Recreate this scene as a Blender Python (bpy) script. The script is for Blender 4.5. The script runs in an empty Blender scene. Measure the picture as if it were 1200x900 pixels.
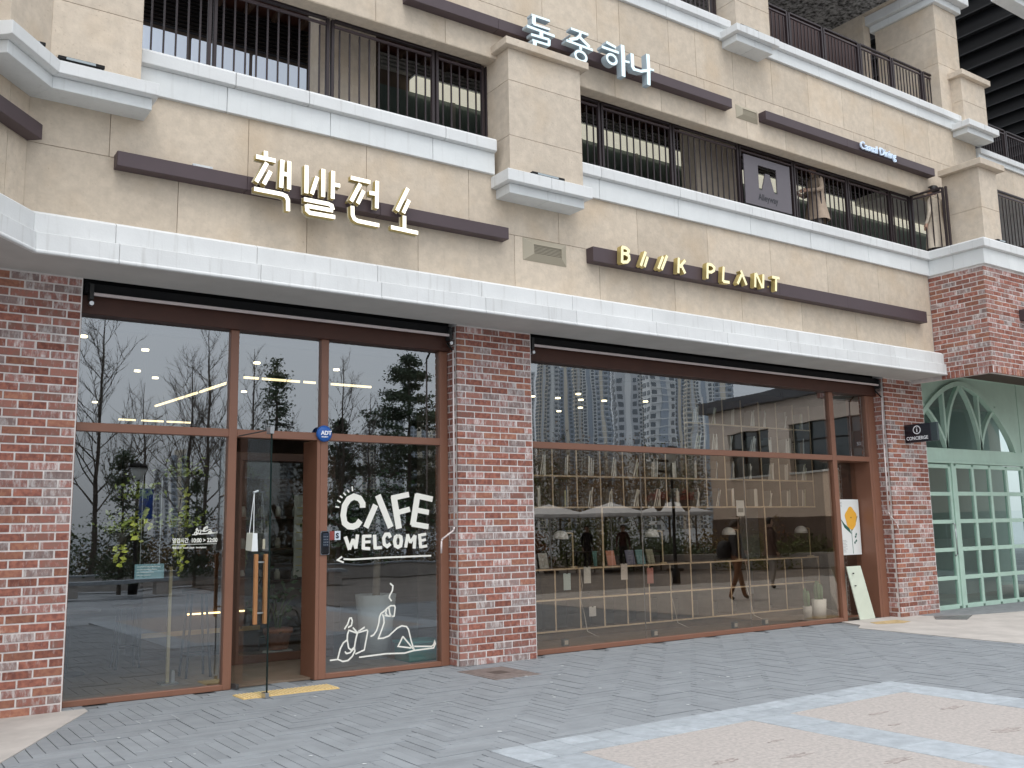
import bpy, bmesh, math, random
from mathutils import Vector, Matrix
SC = bpy.context.scene
COL = SC.collection
rnd = random.Random(7)
rad = math.radians

# ------------------------------------------------------------------ camera
cam = bpy.data.cameras.new("camera"); cam_o = bpy.data.objects.new("camera", cam); COL.objects.link(cam_o)
CY = -9.855
yaw, pitch, roll = rad(34.807), rad(8.7065), rad(-1.0722)
fw = Vector((math.sin(yaw)*math.cos(pitch), math.cos(yaw)*math.cos(pitch), math.sin(pitch)))
rt = Vector((math.cos(yaw), -math.sin(yaw), 0)); up = rt.cross(fw)
cr, sr = math.cos(roll), math.sin(roll)
r2 = cr*rt + sr*up; u2 = -sr*rt + cr*up
m = Matrix((r2, u2, -fw)).transposed().to_4x4(); m.translation = Vector((0, CY, 1.57))
cam_o.matrix_world = m
cam.sensor_fit = 'HORIZONTAL'; cam.sensor_width = 36; cam.lens = 1120/1200*36
cam.clip_start = .05; cam.clip_end = 5000
SC.camera = cam_o
# ------------------------------------------------------------------ world, sun, exposure (overcast daylight)
SUN_EL, SUN_AZ = rad(62), rad(200)      # azimuth clockwise from +y; the bright part of the cloud is behind the camera
w = bpy.data.worlds.new("World"); SC.world = w; w.use_nodes = True
nt = w.node_tree; nt.nodes.clear()
sky = nt.nodes.new('ShaderNodeTexSky'); sky.sky_type = 'NISHITA'; sky.sun_disc = False
sky.sun_elevation = SUN_EL; sky.sun_rotation = SUN_AZ; sky.air_density = 1.0; sky.dust_density = 3.0; sky.ozone_density = 1.0
hs = nt.nodes.new('ShaderNodeHueSaturation'); hs.inputs['Saturation'].default_value = .28
hs.inputs['Value'].default_value = 1.0
mx = nt.nodes.new('ShaderNodeMix'); mx.data_type = 'RGBA'; mx.inputs['Factor'].default_value = .6
mx.inputs['B'].default_value = (6.6, 7.0, 7.5, 1)
bg = nt.nodes.new('ShaderNodeBackground'); bg.inputs['Strength'].default_value = .145
wo = nt.nodes.new('ShaderNodeOutputWorld')
nt.links.new(sky.outputs[0], hs.inputs['Color']); nt.links.new(hs.outputs[0], mx.inputs['A'])
tc = nt.nodes.new('ShaderNodeTexCoord'); sp_ = nt.nodes.new('ShaderNodeSeparateXYZ'); mrw = nt.nodes.new('ShaderNodeMapRange')   # overcast: the zenith is brighter than the horizon
mrw.inputs[1].default_value = 0; mrw.inputs[2].default_value = 1; mrw.inputs[3].default_value = .92; mrw.inputs[4].default_value = 1.4
vm = nt.nodes.new('ShaderNodeVectorMath'); vm.operation = 'SCALE'
nt.links.new(tc.outputs['Generated'], sp_.inputs[0]); nt.links.new(sp_.outputs['Z'], mrw.inputs[0]); nt.links.new(mrw.outputs[0], vm.inputs['Scale'])
nt.links.new(mx.outputs['Result'], vm.inputs[0]); nt.links.new(vm.outputs[0], bg.inputs[0]); nt.links.new(bg.outputs[0], wo.inputs[0])
sl = bpy.data.lights.new("sun", 'SUN'); sl.energy = .7; sl.angle = rad(30); sl.color = (1, .97, .92)
so = bpy.data.objects.new("sun", sl); COL.objects.link(so)
sd = Vector((math.sin(SUN_AZ)*math.cos(SUN_EL), math.cos(SUN_AZ)*math.cos(SUN_EL), math.sin(SUN_EL)))
so.rotation_euler = sd.to_track_quat('Z', 'Y').to_euler()
SC.view_settings.view_transform = 'Standard'; SC.view_settings.look = 'None'; SC.view_settings.gamma = 1
SC.view_settings.exposure = 0.42
SC.render.engine = 'CYCLES'
SC.cycles.use_denoising = True
SC.cycles.max_bounces = 8; SC.cycles.transparent_max_bounces = 12; SC.cycles.glossy_bounces = 4
SC.cycles.diffuse_bounces = 4; SC.cycles.transmission_bounces = 4

# ------------------------------------------------------------------ materials
MATS = {}
def mat(name, col, rough=.6, metal=0, var=0, scale=8, bump=0, bscale=60, coord='Object', col2=None, detail=6, orand=0, spec=.4, emit=0, stretch=None, streak=0, pits=0):
    if name in MATS: return MATS[name]
    m_ = bpy.data.materials.new(name); m_.use_nodes = True; n = m_.node_tree; L = n.links.new
    b = n.nodes['Principled BSDF']
    b.inputs['Roughness'].default_value = rough; b.inputs['Metallic'].default_value = metal
    b.inputs['Specular IOR Level'].default_value = spec
    b.inputs['Base Color'].default_value = (*col, 1)
    g = n.nodes.new('ShaderNodeNewGeometry')
    src = g.outputs['Position']
    if stretch:
        mp = n.nodes.new('ShaderNodeMapping'); mp.inputs['Scale'].default_value = stretch; L(src, mp.inputs[0]); src = mp.outputs[0]
    out = None
    if var or col2:
        t = n.nodes.new('ShaderNodeTexNoise'); t.inputs['Scale'].default_value = scale; t.inputs['Detail'].default_value = detail
        t.inputs['Roughness'].default_value = .62
        L(src, t.inputs['Vector'])
        r = n.nodes.new('ShaderNodeMix'); r.data_type = 'RGBA'
        c2 = col2 or tuple(c*(1-var) for c in col)
        c1 = col if col2 else tuple(min(1, c*(1+var*.6)) for c in col)
        r.inputs['A'].default_value = (*c1, 1); r.inputs['B'].default_value = (*c2, 1)
        mr = n.nodes.new('ShaderNodeMapRange'); mr.inputs[1].default_value = .35; mr.inputs[2].default_value = .65
        L(t.outputs['Fac'], mr.inputs[0]); L(mr.outputs[0], r.inputs['Factor']); out = r.outputs['Result']
    if streak:
        # rain streaks: vertical stretched noise darkening
        mp2 = n.nodes.new('ShaderNodeMapping'); mp2.inputs['Scale'].default_value = (9, 9, .6); L(g.outputs['Position'], mp2.inputs[0])
        t2 = n.nodes.new('ShaderNodeTexNoise'); t2.inputs['Scale'].default_value = 2.2; t2.inputs['Detail'].default_value = 5; L(mp2.outputs[0], t2.inputs['Vector'])
        mr2 = n.nodes.new('ShaderNodeMapRange'); mr2.inputs[1].default_value = .58; mr2.inputs[2].default_value = .78; mr2.inputs[3].default_value = 0; mr2.inputs[4].default_value = streak
        L(t2.outputs['Fac'], mr2.inputs[0])
        r3 = n.nodes.new('ShaderNodeMix'); r3.data_type = 'RGBA'; r3.inputs['B'].default_value = (col[0]*.45, col[1]*.42, col[2]*.38, 1)
        if out: L(out, r3.inputs['A'])
        else: r3.inputs['A'].default_value = (*col, 1)
        L(mr2.outputs[0], r3.inputs['Factor']); out = r3.outputs['Result']
    if pits:
        # cream and ochre clouds plus small dark pits of a natural limestone
        tb = n.nodes.new('ShaderNodeTexNoise'); tb.inputs['Scale'].default_value = 1.7; tb.inputs['Detail'].default_value = 3; L(g.outputs['Position'], tb.inputs['Vector'])
        mb2 = n.nodes.new('ShaderNodeMapRange'); mb2.inputs[1].default_value = .5; mb2.inputs[2].default_value = .72; mb2.inputs[4].default_value = .45; L(tb.outputs['Fac'], mb2.inputs[0])
        ra = n.nodes.new('ShaderNodeMix'); ra.data_type = 'RGBA'; ra.inputs['B'].default_value = (col[0]*.93, col[1]*.84, col[2]*.72, 1); L(out, ra.inputs['A']); L(mb2.outputs[0], ra.inputs['Factor'])
        tv = n.nodes.new('ShaderNodeTexNoise'); tv.inputs['Scale'].default_value = 42; tv.inputs['Detail'].default_value = 4; L(g.outputs['Position'], tv.inputs['Vector'])
        mv = n.nodes.new('ShaderNodeMapRange'); mv.inputs[1].default_value = .64; mv.inputs[2].default_value = .75; mv.inputs[4].default_value = .55; L(tv.outputs['Fac'], mv.inputs[0])
        rb = n.nodes.new('ShaderNodeMix'); rb.data_type = 'RGBA'; rb.inputs['B'].default_value = (col[0]*.55, col[1]*.5, col[2]*.45, 1); L(ra.outputs['Result'], rb.inputs['A']); L(mv.outputs[0], rb.inputs['Factor']); out = rb.outputs['Result']
    if orand:
        oi = n.nodes.new('ShaderNodeObjectInfo'); h = n.nodes.new('ShaderNodeHueSaturation')
        mr = n.nodes.new('ShaderNodeMapRange'); mr.inputs[3].default_value = 1-orand; mr.inputs[4].default_value = 1+orand
        L(oi.outputs['Random'], mr.inputs[0]); L(mr.outputs[0], h.inputs['Value'])
        if out: L(out, h.inputs['Color'])
        else: h.inputs['Color'].default_value = (*col, 1)
        out = h.outputs[0]
    if out: L(out, b.inputs['Base Color'])
    if bump:
        t = n.nodes.new('ShaderNodeTexNoise'); t.inputs['Scale'].default_value = bscale; t.inputs['Detail'].default_value = 5
        L(g.outputs['Position'], t.inputs['Vector'])
        bp = n.nodes.new('ShaderNodeBump'); bp.inputs['Strength'].default_value = bump; bp.inputs['Distance'].default_value = .01
        L(t.outputs['Fac'], bp.inputs['Height']); L(bp.outputs[0], b.inputs['Normal'])
    if emit:
        b.inputs['Emission Color'].default_value = (*col, 1); b.inputs['Emission Strength'].default_value = emit
    MATS[name] = m_; return m_

def brick_mat(name, c1, c2, smear, sm_amt):
    m_ = bpy.data.materials.new(name); m_.use_nodes = True; n = m_.node_tree; L = n.links.new
    b = n.nodes['Principled BSDF']; b.inputs['Roughness'].default_value = .9; b.inputs['Specular IOR Level'].default_value = .2
    g = n.nodes.new('ShaderNodeNewGeometry')
    t = n.nodes.new('ShaderNodeTexNoise'); t.inputs['Scale'].default_value = 22; t.inputs['Detail'].default_value = 8; L(g.outputs['Position'], t.inputs['Vector'])
    r = n.nodes.new('ShaderNodeMix'); r.data_type = 'RGBA'; r.inputs['A'].default_value = (*c1, 1); r.inputs['B'].default_value = (*c2, 1)
    mr = n.nodes.new('ShaderNodeMapRange'); mr.inputs[1].default_value = .4; mr.inputs[2].default_value = .62
    L(t.outputs['Fac'], mr.inputs[0]); L(mr.outputs[0], r.inputs['Factor'])
    # lime bloom in vertical dabs
    oi = n.nodes.new('ShaderNodeObjectInfo'); ov = n.nodes.new('ShaderNodeVectorMath'); ov.operation = 'MULTIPLY_ADD'; ov.inputs[1].default_value = (37, 53, 91)
    cx = n.nodes.new('ShaderNodeCombineXYZ'); [L(oi.outputs['Random'], cx.inputs[i_]) for i_ in range(3)]; L(cx.outputs[0], ov.inputs[0]); L(g.outputs['Position'], ov.inputs[2])
    mp = n.nodes.new('ShaderNodeMapping'); mp.inputs['Scale'].default_value = (1, 1, .3); L(ov.outputs[0], mp.inputs[0])
    t2 = n.nodes.new('ShaderNodeTexNoise'); t2.inputs['Scale'].default_value = 24; t2.inputs['Detail'].default_value = 6; t2.inputs['Roughness'].default_value = .7; L(mp.outputs[0], t2.inputs['Vector'])
    m2 = n.nodes.new('ShaderNodeMapRange'); m2.inputs[1].default_value = .62-sm_amt*.3; m2.inputs[2].default_value = .74-sm_amt*.2; m2.inputs[4].default_value = min(1, .35+sm_amt)
    L(t2.outputs['Fac'], m2.inputs[0])
    r2_ = n.nodes.new('ShaderNodeMix'); r2_.data_type = 'RGBA'; r2_.inputs['B'].default_value = (*smear, 1)
    L(r.outputs['Result'], r2_.inputs['A']); L(m2.outputs[0], r2_.inputs['Factor'])
    h = n.nodes.new('ShaderNodeHueSaturation')
    m3 = n.nodes.new('ShaderNodeMapRange'); m3.inputs[3].default_value = .78; m3.inputs[4].default_value = 1.2
    L(oi.outputs['Random'], m3.inputs[0]); L(m3.outputs[0], h.inputs['Value']); L(r2_.outputs['Result'], h.inputs['Color'])
    L(h.outputs[0], b.inputs['Base Color'])
    bp = n.nodes.new('ShaderNodeBump'); bp.inputs['Strength'].default_value = .5; bp.inputs['Distance'].default_value = .006
    L(t.outputs['Fac'], bp.inputs['Height']); L(bp.outputs[0], b.inputs['Normal'])
    return m_
BR = [brick_mat('brick_red', (.34, .14, .10), (.21, .085, .068), (.6, .52, .5), .16),
      brick_mat('brick_orange', (.38, .18, .12), (.28, .12, .088), (.6, .52, .48), .14),
      brick_mat('brick_brown', (.28, .15, .12), (.33, .14, .11), (.56, .5, .48), .3),
      brick_mat('brick_limewashed', (.38, .18, .15), (.28, .15, .13), (.66, .61, .59), .5),
      brick_mat('brick_grey', (.30, .21, .19), (.23, .17, .16), (.6, .56, .54), .5)]
BRW = [4.4, 2.2, 3.6, 3.0, 2.6]

def glass_mat(name, ior=.19, tint=(.93, .95, .94), wave=.02, base=0, refl=(.93, .97, 1)):
    m_ = bpy.data.materials.new(name); m_.use_nodes = True; n = m_.node_tree; n.nodes.clear(); L = n.links.new
    o = n.nodes.new('ShaderNodeOutputMaterial'); mxs = n.nodes.new('ShaderNodeMixShader')
    tr = n.nodes.new('ShaderNodeBsdfTransparent'); tr.inputs[0].default_value = (*tint, 1)
    gl = n.nodes.new('ShaderNodeBsdfGlossy'); gl.inputs['Roughness'].default_value = 0.0; gl.inputs['Color'].default_value = (*refl, 1)
    g = n.nodes.new('ShaderNodeNewGeometry')
    dt = n.nodes.new('ShaderNodeVectorMath'); dt.operation = 'DOT_PRODUCT'; L(g.outputs['Incoming'], dt.inputs[0]); L(g.outputs['Normal'], dt.inputs[1])
    def mth(op, a, b=None):
        q = n.nodes.new('ShaderNodeMath'); q.operation = op
        for i_, v_ in enumerate((a, b)):
            if v_ is None: continue
            if isinstance(v_, (int, float)): q.inputs[i_].default_value = v_
            else: L(v_, q.inputs[i_])
        return q.outputs[0]
    p5 = mth('POWER', mth('SUBTRACT', 1.0, mth('ABSOLUTE', dt.outputs['Value'])), 5.0)
    fre = mth('MULTIPLY', mth('ADD', mth('MULTIPLY', p5, 1-ior), ior), mth('SUBTRACT', 1.0, g.outputs['Backfacing']))
    t = n.nodes.new('ShaderNodeTexNoise'); t.inputs['Scale'].default_value = 1.1; t.inputs['Detail'].default_value = 1.5; L(g.outputs['Position'], t.inputs['Vector'])
    bp = n.nodes.new('ShaderNodeBump'); bp.inputs['Strength'].default_value = wave; bp.inputs['Distance'].default_value = .05
    L(t.outputs['Fac'], bp.inputs['Height']); L(bp.outputs[0], gl.inputs['Normal'])
    L(fre, mxs.inputs[0])
    L(tr.outputs[0], mxs.inputs[1]); L(gl.outputs[0], mxs.inputs[2]); L(mxs.outputs[0], o.inputs[0])
    MATS[name] = m_; return m_
GLASS = glass_mat('shop_glass', .27, wave=.03)
GLASSL = glass_mat('shop_glass_lower', .205, wave=.03)
GLASSB = glass_mat('bronze_shop_glass', .20, (.93, .90, .86), refl=(.98, .92, .84))
DOORGLASS = glass_mat('door_glass', .07, (.95, .97, .96), .01)
FARGLASS = mat('dark_glass', (.03, .045, .05), .06, spec=.9)

STONE = mat('beige_limestone', (.60, .512, .408), .8, var=.10, scale=11, bump=.25, bscale=45, orand=.075, spec=.25, detail=12, pits=1, streak=.13)
STONE2 = mat('beige_stone_mottled', (.61, .525, .425), .8, var=.11, scale=8, bump=.25, bscale=45, orand=.06, spec=.25, detail=12, pits=1, streak=.1)
WHITE = mat('white_precast', (.69, .70, .695), .7, var=.05, scale=2.5, bump=.12, bscale=50, orand=.045, streak=.38)
WHITEC = mat('white_precast_clean', (.70, .72, .715), .7, var=.05, scale=3, bump=.1, bscale=50, orand=.04, streak=.2)
SOFF = mat('grey_soffit_render', (.50, .49, .465), .9, var=.08, scale=2)
MORTAR = mat('pale_mortar', (.69, .645, .62), .95, var=.15, scale=9, bump=.4, bscale=120)
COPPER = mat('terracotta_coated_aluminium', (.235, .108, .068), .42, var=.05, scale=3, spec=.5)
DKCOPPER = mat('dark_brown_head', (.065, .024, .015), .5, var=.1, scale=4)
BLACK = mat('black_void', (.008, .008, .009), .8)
BARBR = mat('plum_brown_metal', (.075, .052, .058), .5, var=.06, scale=3, orand=.03)
RAILM = mat('dark_brown_rail', (.030, .020, .022), .45, orand=.08)
RAILTOP = mat('rail_top_metal', (.07, .05, .055), .4)
GOLDF = mat('lit_letter_face', (1.0, .96, .80), .4, emit=.75)
GOLDE = mat('gold_letter_return', (.62, .50, .20), .35, metal=.5, spec=.6)
YFACE = mat('brass_letter_face', (.93, .85, .50), .4, emit=.2)
WLET = mat('white_letter_face', (.70, .85, .88), .4, emit=.28)
WSIDE = mat('grey_blue_letter_return', (.42, .50, .55), .5)
VINYL = mat('cream_vinyl', (.83, .82, .74), .6)
WHITEP = mat('white_paint', (.8, .8, .79), .45)
STEEL = mat('brushed_steel', (.55, .56, .57), .3, metal=1)
GRANL = mat('light_granite', (.38, .415, .445), .75, var=.16, scale=9, bump=.3, bscale=150, orand=.1, detail=10)
PEB = mat('beige_wash_concrete', (.50, .455, .425), .9, col2=(.37, .34, .32), scale=30, bump=.6, bscale=160, detail=10)
CONC = mat('beige_concrete', (.50, .465, .43), .9, var=.14, scale=2.2, bump=.2, bscale=60, detail=9)
PAVE = mat('blue_grey_paver', (.272, .292, .310), .68, var=.11, scale=3.5, bump=.3, bscale=90, orand=.075, stretch=(1, 1, 1), detail=9)
JOINT = mat('dark_joint_sand', (.20, .21, .22), .95, var=.2, scale=20)
PLAZA = mat('grey_plaza_stone', (.34, .36, .38), .75, var=.25, scale=.7, detail=9)
YELLOW = mat('yellow_tactile', (.66, .47, .20), .7, var=.15, scale=20)
SAGE = mat('sage_green_paint', (.46, .63, .53), .5, var=.06, scale=3, streak=.12, bump=.08, bscale=30)
WOODF = mat('brown_floor', (.20, .15, .11), .45, var=.2, scale=4)
WOODD = mat('dark_timber', (.075, .042, .026), .55, var=.3, scale=5)
WOODM = mat('lit_shelf_plywood', (.60, .47, .32), .55, var=.15, scale=6)  # front edges of the bookcase, window light put into the paler colour
OAK = mat('oak_handle', (.42, .19, .075), .5, var=.25, scale=16, stretch=(1, 1, .15))
INT = mat('dark_interior_wall', (.12, .09, .07), .8, var=.2, scale=2)
INTC = mat('interior_ceiling', (.10, .095, .09), .9)
LAMPW = mat('ceiling_light', (1, .84, .52), .5, emit=3.6)
LAMPT = mat('linear_light_tube', (1, .80, .46), .5, emit=1.5)
LAMPS = mat('warm_strip', (1, .70, .32), .5, emit=3)
TERRA = mat('terracotta_pot', (.36, .15, .09), .8, var=.2, scale=15)
POTW = mat('white_pot', (.72, .74, .73), .5)
LEAFD = mat('dark_leaf', (.09, .13, .06), .6, var=.5, scale=2)
LEAFY = mat('yellow_green_leaf', (.74, .76, .12), .5, var=.4, scale=6)
NEEDLE = mat('conifer_needle', (.075, .11, .06), .7, var=.5, scale=1.5)
BARK = mat('tree_bark', (.11, .09, .075), .9, var=.3, scale=8)
DRYG = mat('dry_shrub', (.26, .18, .08), .8, var=.5, scale=1.2)

# ------------------------------------------------------------------ mesh helpers
class MB:
    def __init__(s): s.v = []; s.f = []; s.m = []
    def add(s, vs, fs, mi=0):
        o = len(s.v); s.v += [tuple(v) for v in vs]; s.f += [tuple(i+o for i in f) for f in fs]; s.m += [mi]*len(fs)
    def box(s, x0, x1, y0, y1, z0, z1, mi=0):
        s.add([(x0,y0,z0),(x1,y0,z0),(x1,y1,z0),(x0,y1,z0),(x0,y0,z1),(x1,y0,z1),(x1,y1,z1),(x0,y1,z1)],
              [(0,3,2,1),(4,5,6,7),(0,1,5,4),(1,2,6,5),(2,3,7,6),(3,0,4,7)], mi); return s
    def prism(s, a, b, mi=0):   # two matching rings (lists of 3D points), capped
        n = len(a); s.add(list(a)+list(b), [tuple(range(n))[::-1], tuple(range(n, 2*n))] + [(i, (i+1) % n, n+(i+1) % n, n+i) for i in range(n)], mi); return s
    def tube(s, p, q, r, r2=None, k=8, mi=0, cap=True):
        p = Vector(p); q = Vector(q); d = (q-p)
        if d.length < 1e-6: return s
        d.normalize(); a = d.orthogonal().normalized(); b = d.cross(a); r2 = r if r2 is None else r2
        A = [p+(a*math.cos(t)+b*math.sin(t))*r for t in (2*math.pi*i/k for i in range(k))]
        B = [q+(a*math.cos(t)+b*math.sin(t))*r2 for t in (2*math.pi*i/k for i in range(k))]
        fs = [(i, (i+1) % k, k+(i+1) % k, k+i) for i in range(k)]
        if cap: fs += [tuple(range(k))[::-1], tuple(range(k, 2*k))]
        s.add(A+B, fs, mi); return s
    def path(s, pts, r, k=7, mi=0):
        for a, b in zip(pts, pts[1:]): s.tube(a, b, r, k=k, mi=mi)
        return s
    def lathe(s, prof, c=(0, 0, 0), k=20, mi=0):
        vs = []; fs = []; n = len(prof)
        for r, z in prof:
            for i in range(k):
                t = 2*math.pi*i/k; vs.append((c[0]+r*math.cos(t), c[1]+r*math.sin(t), c[2]+z))
        for j in range(n-1):
            for i in range(k): fs.append((j*k+i, j*k+(i+1) % k, (j+1)*k+(i+1) % k, (j+1)*k+i))
        fs += [tuple(range(k))[::-1], tuple(range((n-1)*k, n*k))]
        s.add(vs, fs, mi); return s
    def stroke(s, pts, w, y0, y1, mi_f=0, mi_s=1, closed=False):   # thick line in the XZ plane, extruded from y0 (front) to y1
        P2 = [Vector(p) for p in pts]; n = len(P2); Lp = []; Rp = []
        for i in range(n):
            d0 = (P2[i]-P2[i-1]).normalized() if i > 0 else None
            d1 = (P2[i+1]-P2[i]).normalized() if i < n-1 else None
            if closed and i in (0, n-1): d0 = (P2[-1]-P2[-2]).normalized(); d1 = (P2[1]-P2[0]).normalized()
            if d0 is None: d0 = d1
            if d1 is None: d1 = d0
            t = (d0+d1); t = t.normalized() if t.length > 1e-4 else d1
            nn = Vector((-t[1], t[0])); c = max(.45, nn.dot(Vector((-d1[1], d1[0]))))
            Lp.append(P2[i]+nn*w*.5/c); Rp.append(P2[i]-nn*w*.5/c)
        vs = [(p[0], y0, p[1]) for p in Lp]+[(p[0], y0, p[1]) for p in Rp]+[(p[0], y1, p[1]) for p in Lp]+[(p[0], y1, p[1]) for p in Rp]
        for i in range(n-1):
            s.add([vs[i], vs[i+1], vs[n+i+1], vs[n+i]], [(0, 1, 2, 3)], mi_f)
            s.add([vs[2*n+i], vs[2*n+i+1], vs[3*n+i+1], vs[3*n+i]], [(3, 2, 1, 0)], mi_s)
            s.add([vs[i], vs[i+1], vs[2*n+i+1], vs[2*n+i]], [(3, 2, 1, 0)], mi_s)
            s.add([vs[n+i], vs[n+i+1], vs[3*n+i+1], vs[3*n+i]], [(0, 1, 2, 3)], mi_s)
        s.add([vs[0], vs[n], vs[3*n], vs[2*n]], [(0, 1, 2, 3)], mi_s)
        s.add([vs[n-1], vs[2*n-1], vs[4*n-1], vs[3*n-1]], [(3, 2, 1, 0)], mi_s)
        return s
    def build(s, name, mats, parent=None, bev=0, smooth=False, seg=1):
        me = bpy.data.meshes.new(name); me.from_pydata(s.v, [], s.f)
        if not isinstance(mats, (list, tuple)): mats = [mats]
        for q in mats: me.materials.append(q)
        me.polygons.foreach_set('material_index', s.m)
        b = bmesh.new(); b.from_mesh(me)
        if bev:
            bmesh.ops.remove_doubles(b, verts=b.verts, dist=1e-5)
            bmesh.ops.bevel(b, geom=[e for e in b.edges if len(e.link_faces) == 2 and e.calc_face_angle(0) > .5], offset=bev, segments=seg, affect='EDGES', profile=.6)
        bmesh.ops.recalc_face_normals(b, faces=b.faces)
        b.to_mesh(me); b.free()
        if smooth: me.polygons.foreach_set('use_smooth', [True]*len(me.polygons))
        o = bpy.data.objects.new(name, me); COL.objects.link(o)
        if parent: o.parent = parent
        return o
def T(o, label, cat, group=None):
    o['label'] = label; o['category'] = cat
    if group: o['group'] = group
    return o
def ST(o): o['kind'] = 'structure'; return o
def STUFF(o): o['kind'] = 'stuff'; return o
def thing(name, label, cat, group=None, loc=(0, 0, 0)):
    o = bpy.data.objects.new(name, None); COL.objects.link(o); o.location = loc; o.empty_display_size = .1
    return T(o, label, cat, group)
def group_root(name):
    o = bpy.data.objects.new(name, None); COL.objects.link(o); return ST(o)
def bx(name, x0, x1, y0, y1, z0, z1, m_, parent=None, bev=.003):
    return MB().box(x0, x1, y0, y1, z0, z1).build(name, m_, parent, bev)
def copy_mesh(me, name, parent, loc, rz=0, rot=None):
    o = bpy.data.objects.new(name, me); COL.objects.link(o); o.parent = parent; o.location = loc
    o.rotation_euler = rot if rot else (0, 0, rz); return o
def cbox_mesh(name, sx, sy, sz, m_, bev):
    o = MB().box(0, sx, 0, sy, 0, sz).build(name, m_, None, bev); me = o.data; bpy.data.objects.remove(o); return me
def text(name, body, size, m_, mat4, parent=None, ext=.0, bold=0, align='LEFT', sx=1):
    c = bpy.data.curves.new(name, 'FONT'); c.body = body; c.size = size; c.extrude = ext; c.offset = bold; c.align_x = align; c.resolution_u = 3
    o = bpy.data.objects.new(name, c); COL.objects.link(o)
    dg = bpy.context.evaluated_depsgraph_get(); me = bpy.data.meshes.new_from_object(o.evaluated_get(dg))
    bpy.data.objects.remove(o); bpy.data.curves.remove(c)
    me.materials.clear(); me.materials.append(m_)
    me.transform(mat4 @ Matrix.Diagonal((sx, 1, 1, 1)))
    o = bpy.data.objects.new(name, me); COL.objects.link(o); o.parent = parent
    return o
def facing(x, y, z):     # text in the XZ plane facing -y
    return Matrix(((1, 0, 0, x), (0, 0, -1, y), (0, 1, 0, z), (0, 0, 0, 1)))

# ------------------------------------------------------------------ ground
def poly_sheet(name, pts, z, m_, th=.03, parent=None):
    return MB().prism([(x, y, z-th) for x, y in pts], [(x, y, z) for x, y in pts]).build(name, m_, parent)
g = MB().box(-2500, 2500, -2500, 2500, -.6, -.06).build('ground', PLAZA); ST(g)
pav = bx('pavement', -6, 26, -9.2, 9.5, -.059, -.012, JOINT, None, 0); ST(pav)
# herringbone of long pavers, laid square to the facade
PL, PW, NR = .52, .104, 5
pm = [cbox_mesh('paver', PL-.006, PW-.006, .03, PAVE, .002) for _ in range(1)][0]
cand = []
LA, LB = Vector((1.956, -.131)), Vector((1.03, -1.92))
def left_slab(x, y): return (x-LA.x)*(LB.y-LA.y)-(y-LA.y)*(LB.x-LA.x) > 0
for k in range(-100, 100):
    for j in range(-30, 30):
        for horiz in (1, 0):
            if horiz: x0, y0, sx, sy = (k+2*NR*j)*PW, k*PW, PL, PW
            else:
                c = k+2*NR*j; x0, y0, sx, sy = c*PW, (k+1-2*NR + 0)*PW, PW, PL
                # vertical brick at column c spans rows c-2n+1 .. c-n (in the k,j lattice)
                y0 = (k-2*NR+1)*PW
            cx, cy = x0+sx/2, y0+sy/2
            if not (0.3 < cx < 17.2 and -8.6 < cy < .24): continue
            if cx > 12.95: continue
            if cx < LA.x+(cy-LA.y)*.5176-.35: continue
            if 4.3 < cx < 8.4 and cy < -4.2: continue
            cand.append((x0, y0, horiz))
cand = sorted(set((round(a, 4), round(b, 4), h) for a, b, h in cand))
def camdist(c): return (c[0]-0)**2+(c[1]-CY)**2
vis = [c for c in cand if c[1] < -.0 and abs(math.atan2(c[0], c[1]-CY)-yaw) < .50 and (c[1]-CY) > 4.0]
vis.sort(key=camdist); near = set(vis[:292])
stuff = MB()
for (x0, y0, h) in cand:
    dz = rnd.uniform(-.0035, .0015)
    if (x0, y0, h) in near:
        o = copy_mesh(pm, 'paver', pav, (x0+.003 if h else x0+PW-.003, y0+.003, -.03+dz), 0 if h else math.pi/2)
    else:
        if h: stuff.box(x0+.003, x0+PL-.003, y0+.003, y0+PW-.003, -.03, dz)
        else: stuff.box(x0+.003, x0+PW-.003, y0+.003, y0+PL-.003, -.03, dz)
STUFF(stuff.build('paver_field', PAVE, pav))
# smooth light slabs
s1 = poly_sheet('concrete_apron', [(LA.x, LA.y), (1.96, .02), (-5, .02), (-5, -8), (LB.x-3.15, -8), (LB.x, LB.y)], .006, CONC); ST(s1)
s2 = poly_sheet('concrete_walk', [(12.80, -.55), (13.2, -.30), (13.42, .2), (25, .2), (25, -9), (12.2, -9), (12.6, -3.17)], .006, CONC); ST(s2)
s3 = poly_sheet('dark_threshold_paving', [(15.2, -.15), (15.25, .19), (25.5, .25), (25.5, -1.1), (17.0, -.8), (15.9, -.6)], .012, mat('dark_grey_granite', (.24, .25, .26), .7, var=.2, scale=6), .01); ST(s3)
gr = T(poly_sheet('drain_grate', [(14.75, -.62), (15.2, -.30), (15.75, -.66), (15.05, -.98)], .016, mat('wet_iron', (.17, .17, .17), .45, var=.3, scale=9), .01), 'dark wet drain cover set in the beige paving before the green doors', 'drain cover')
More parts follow.
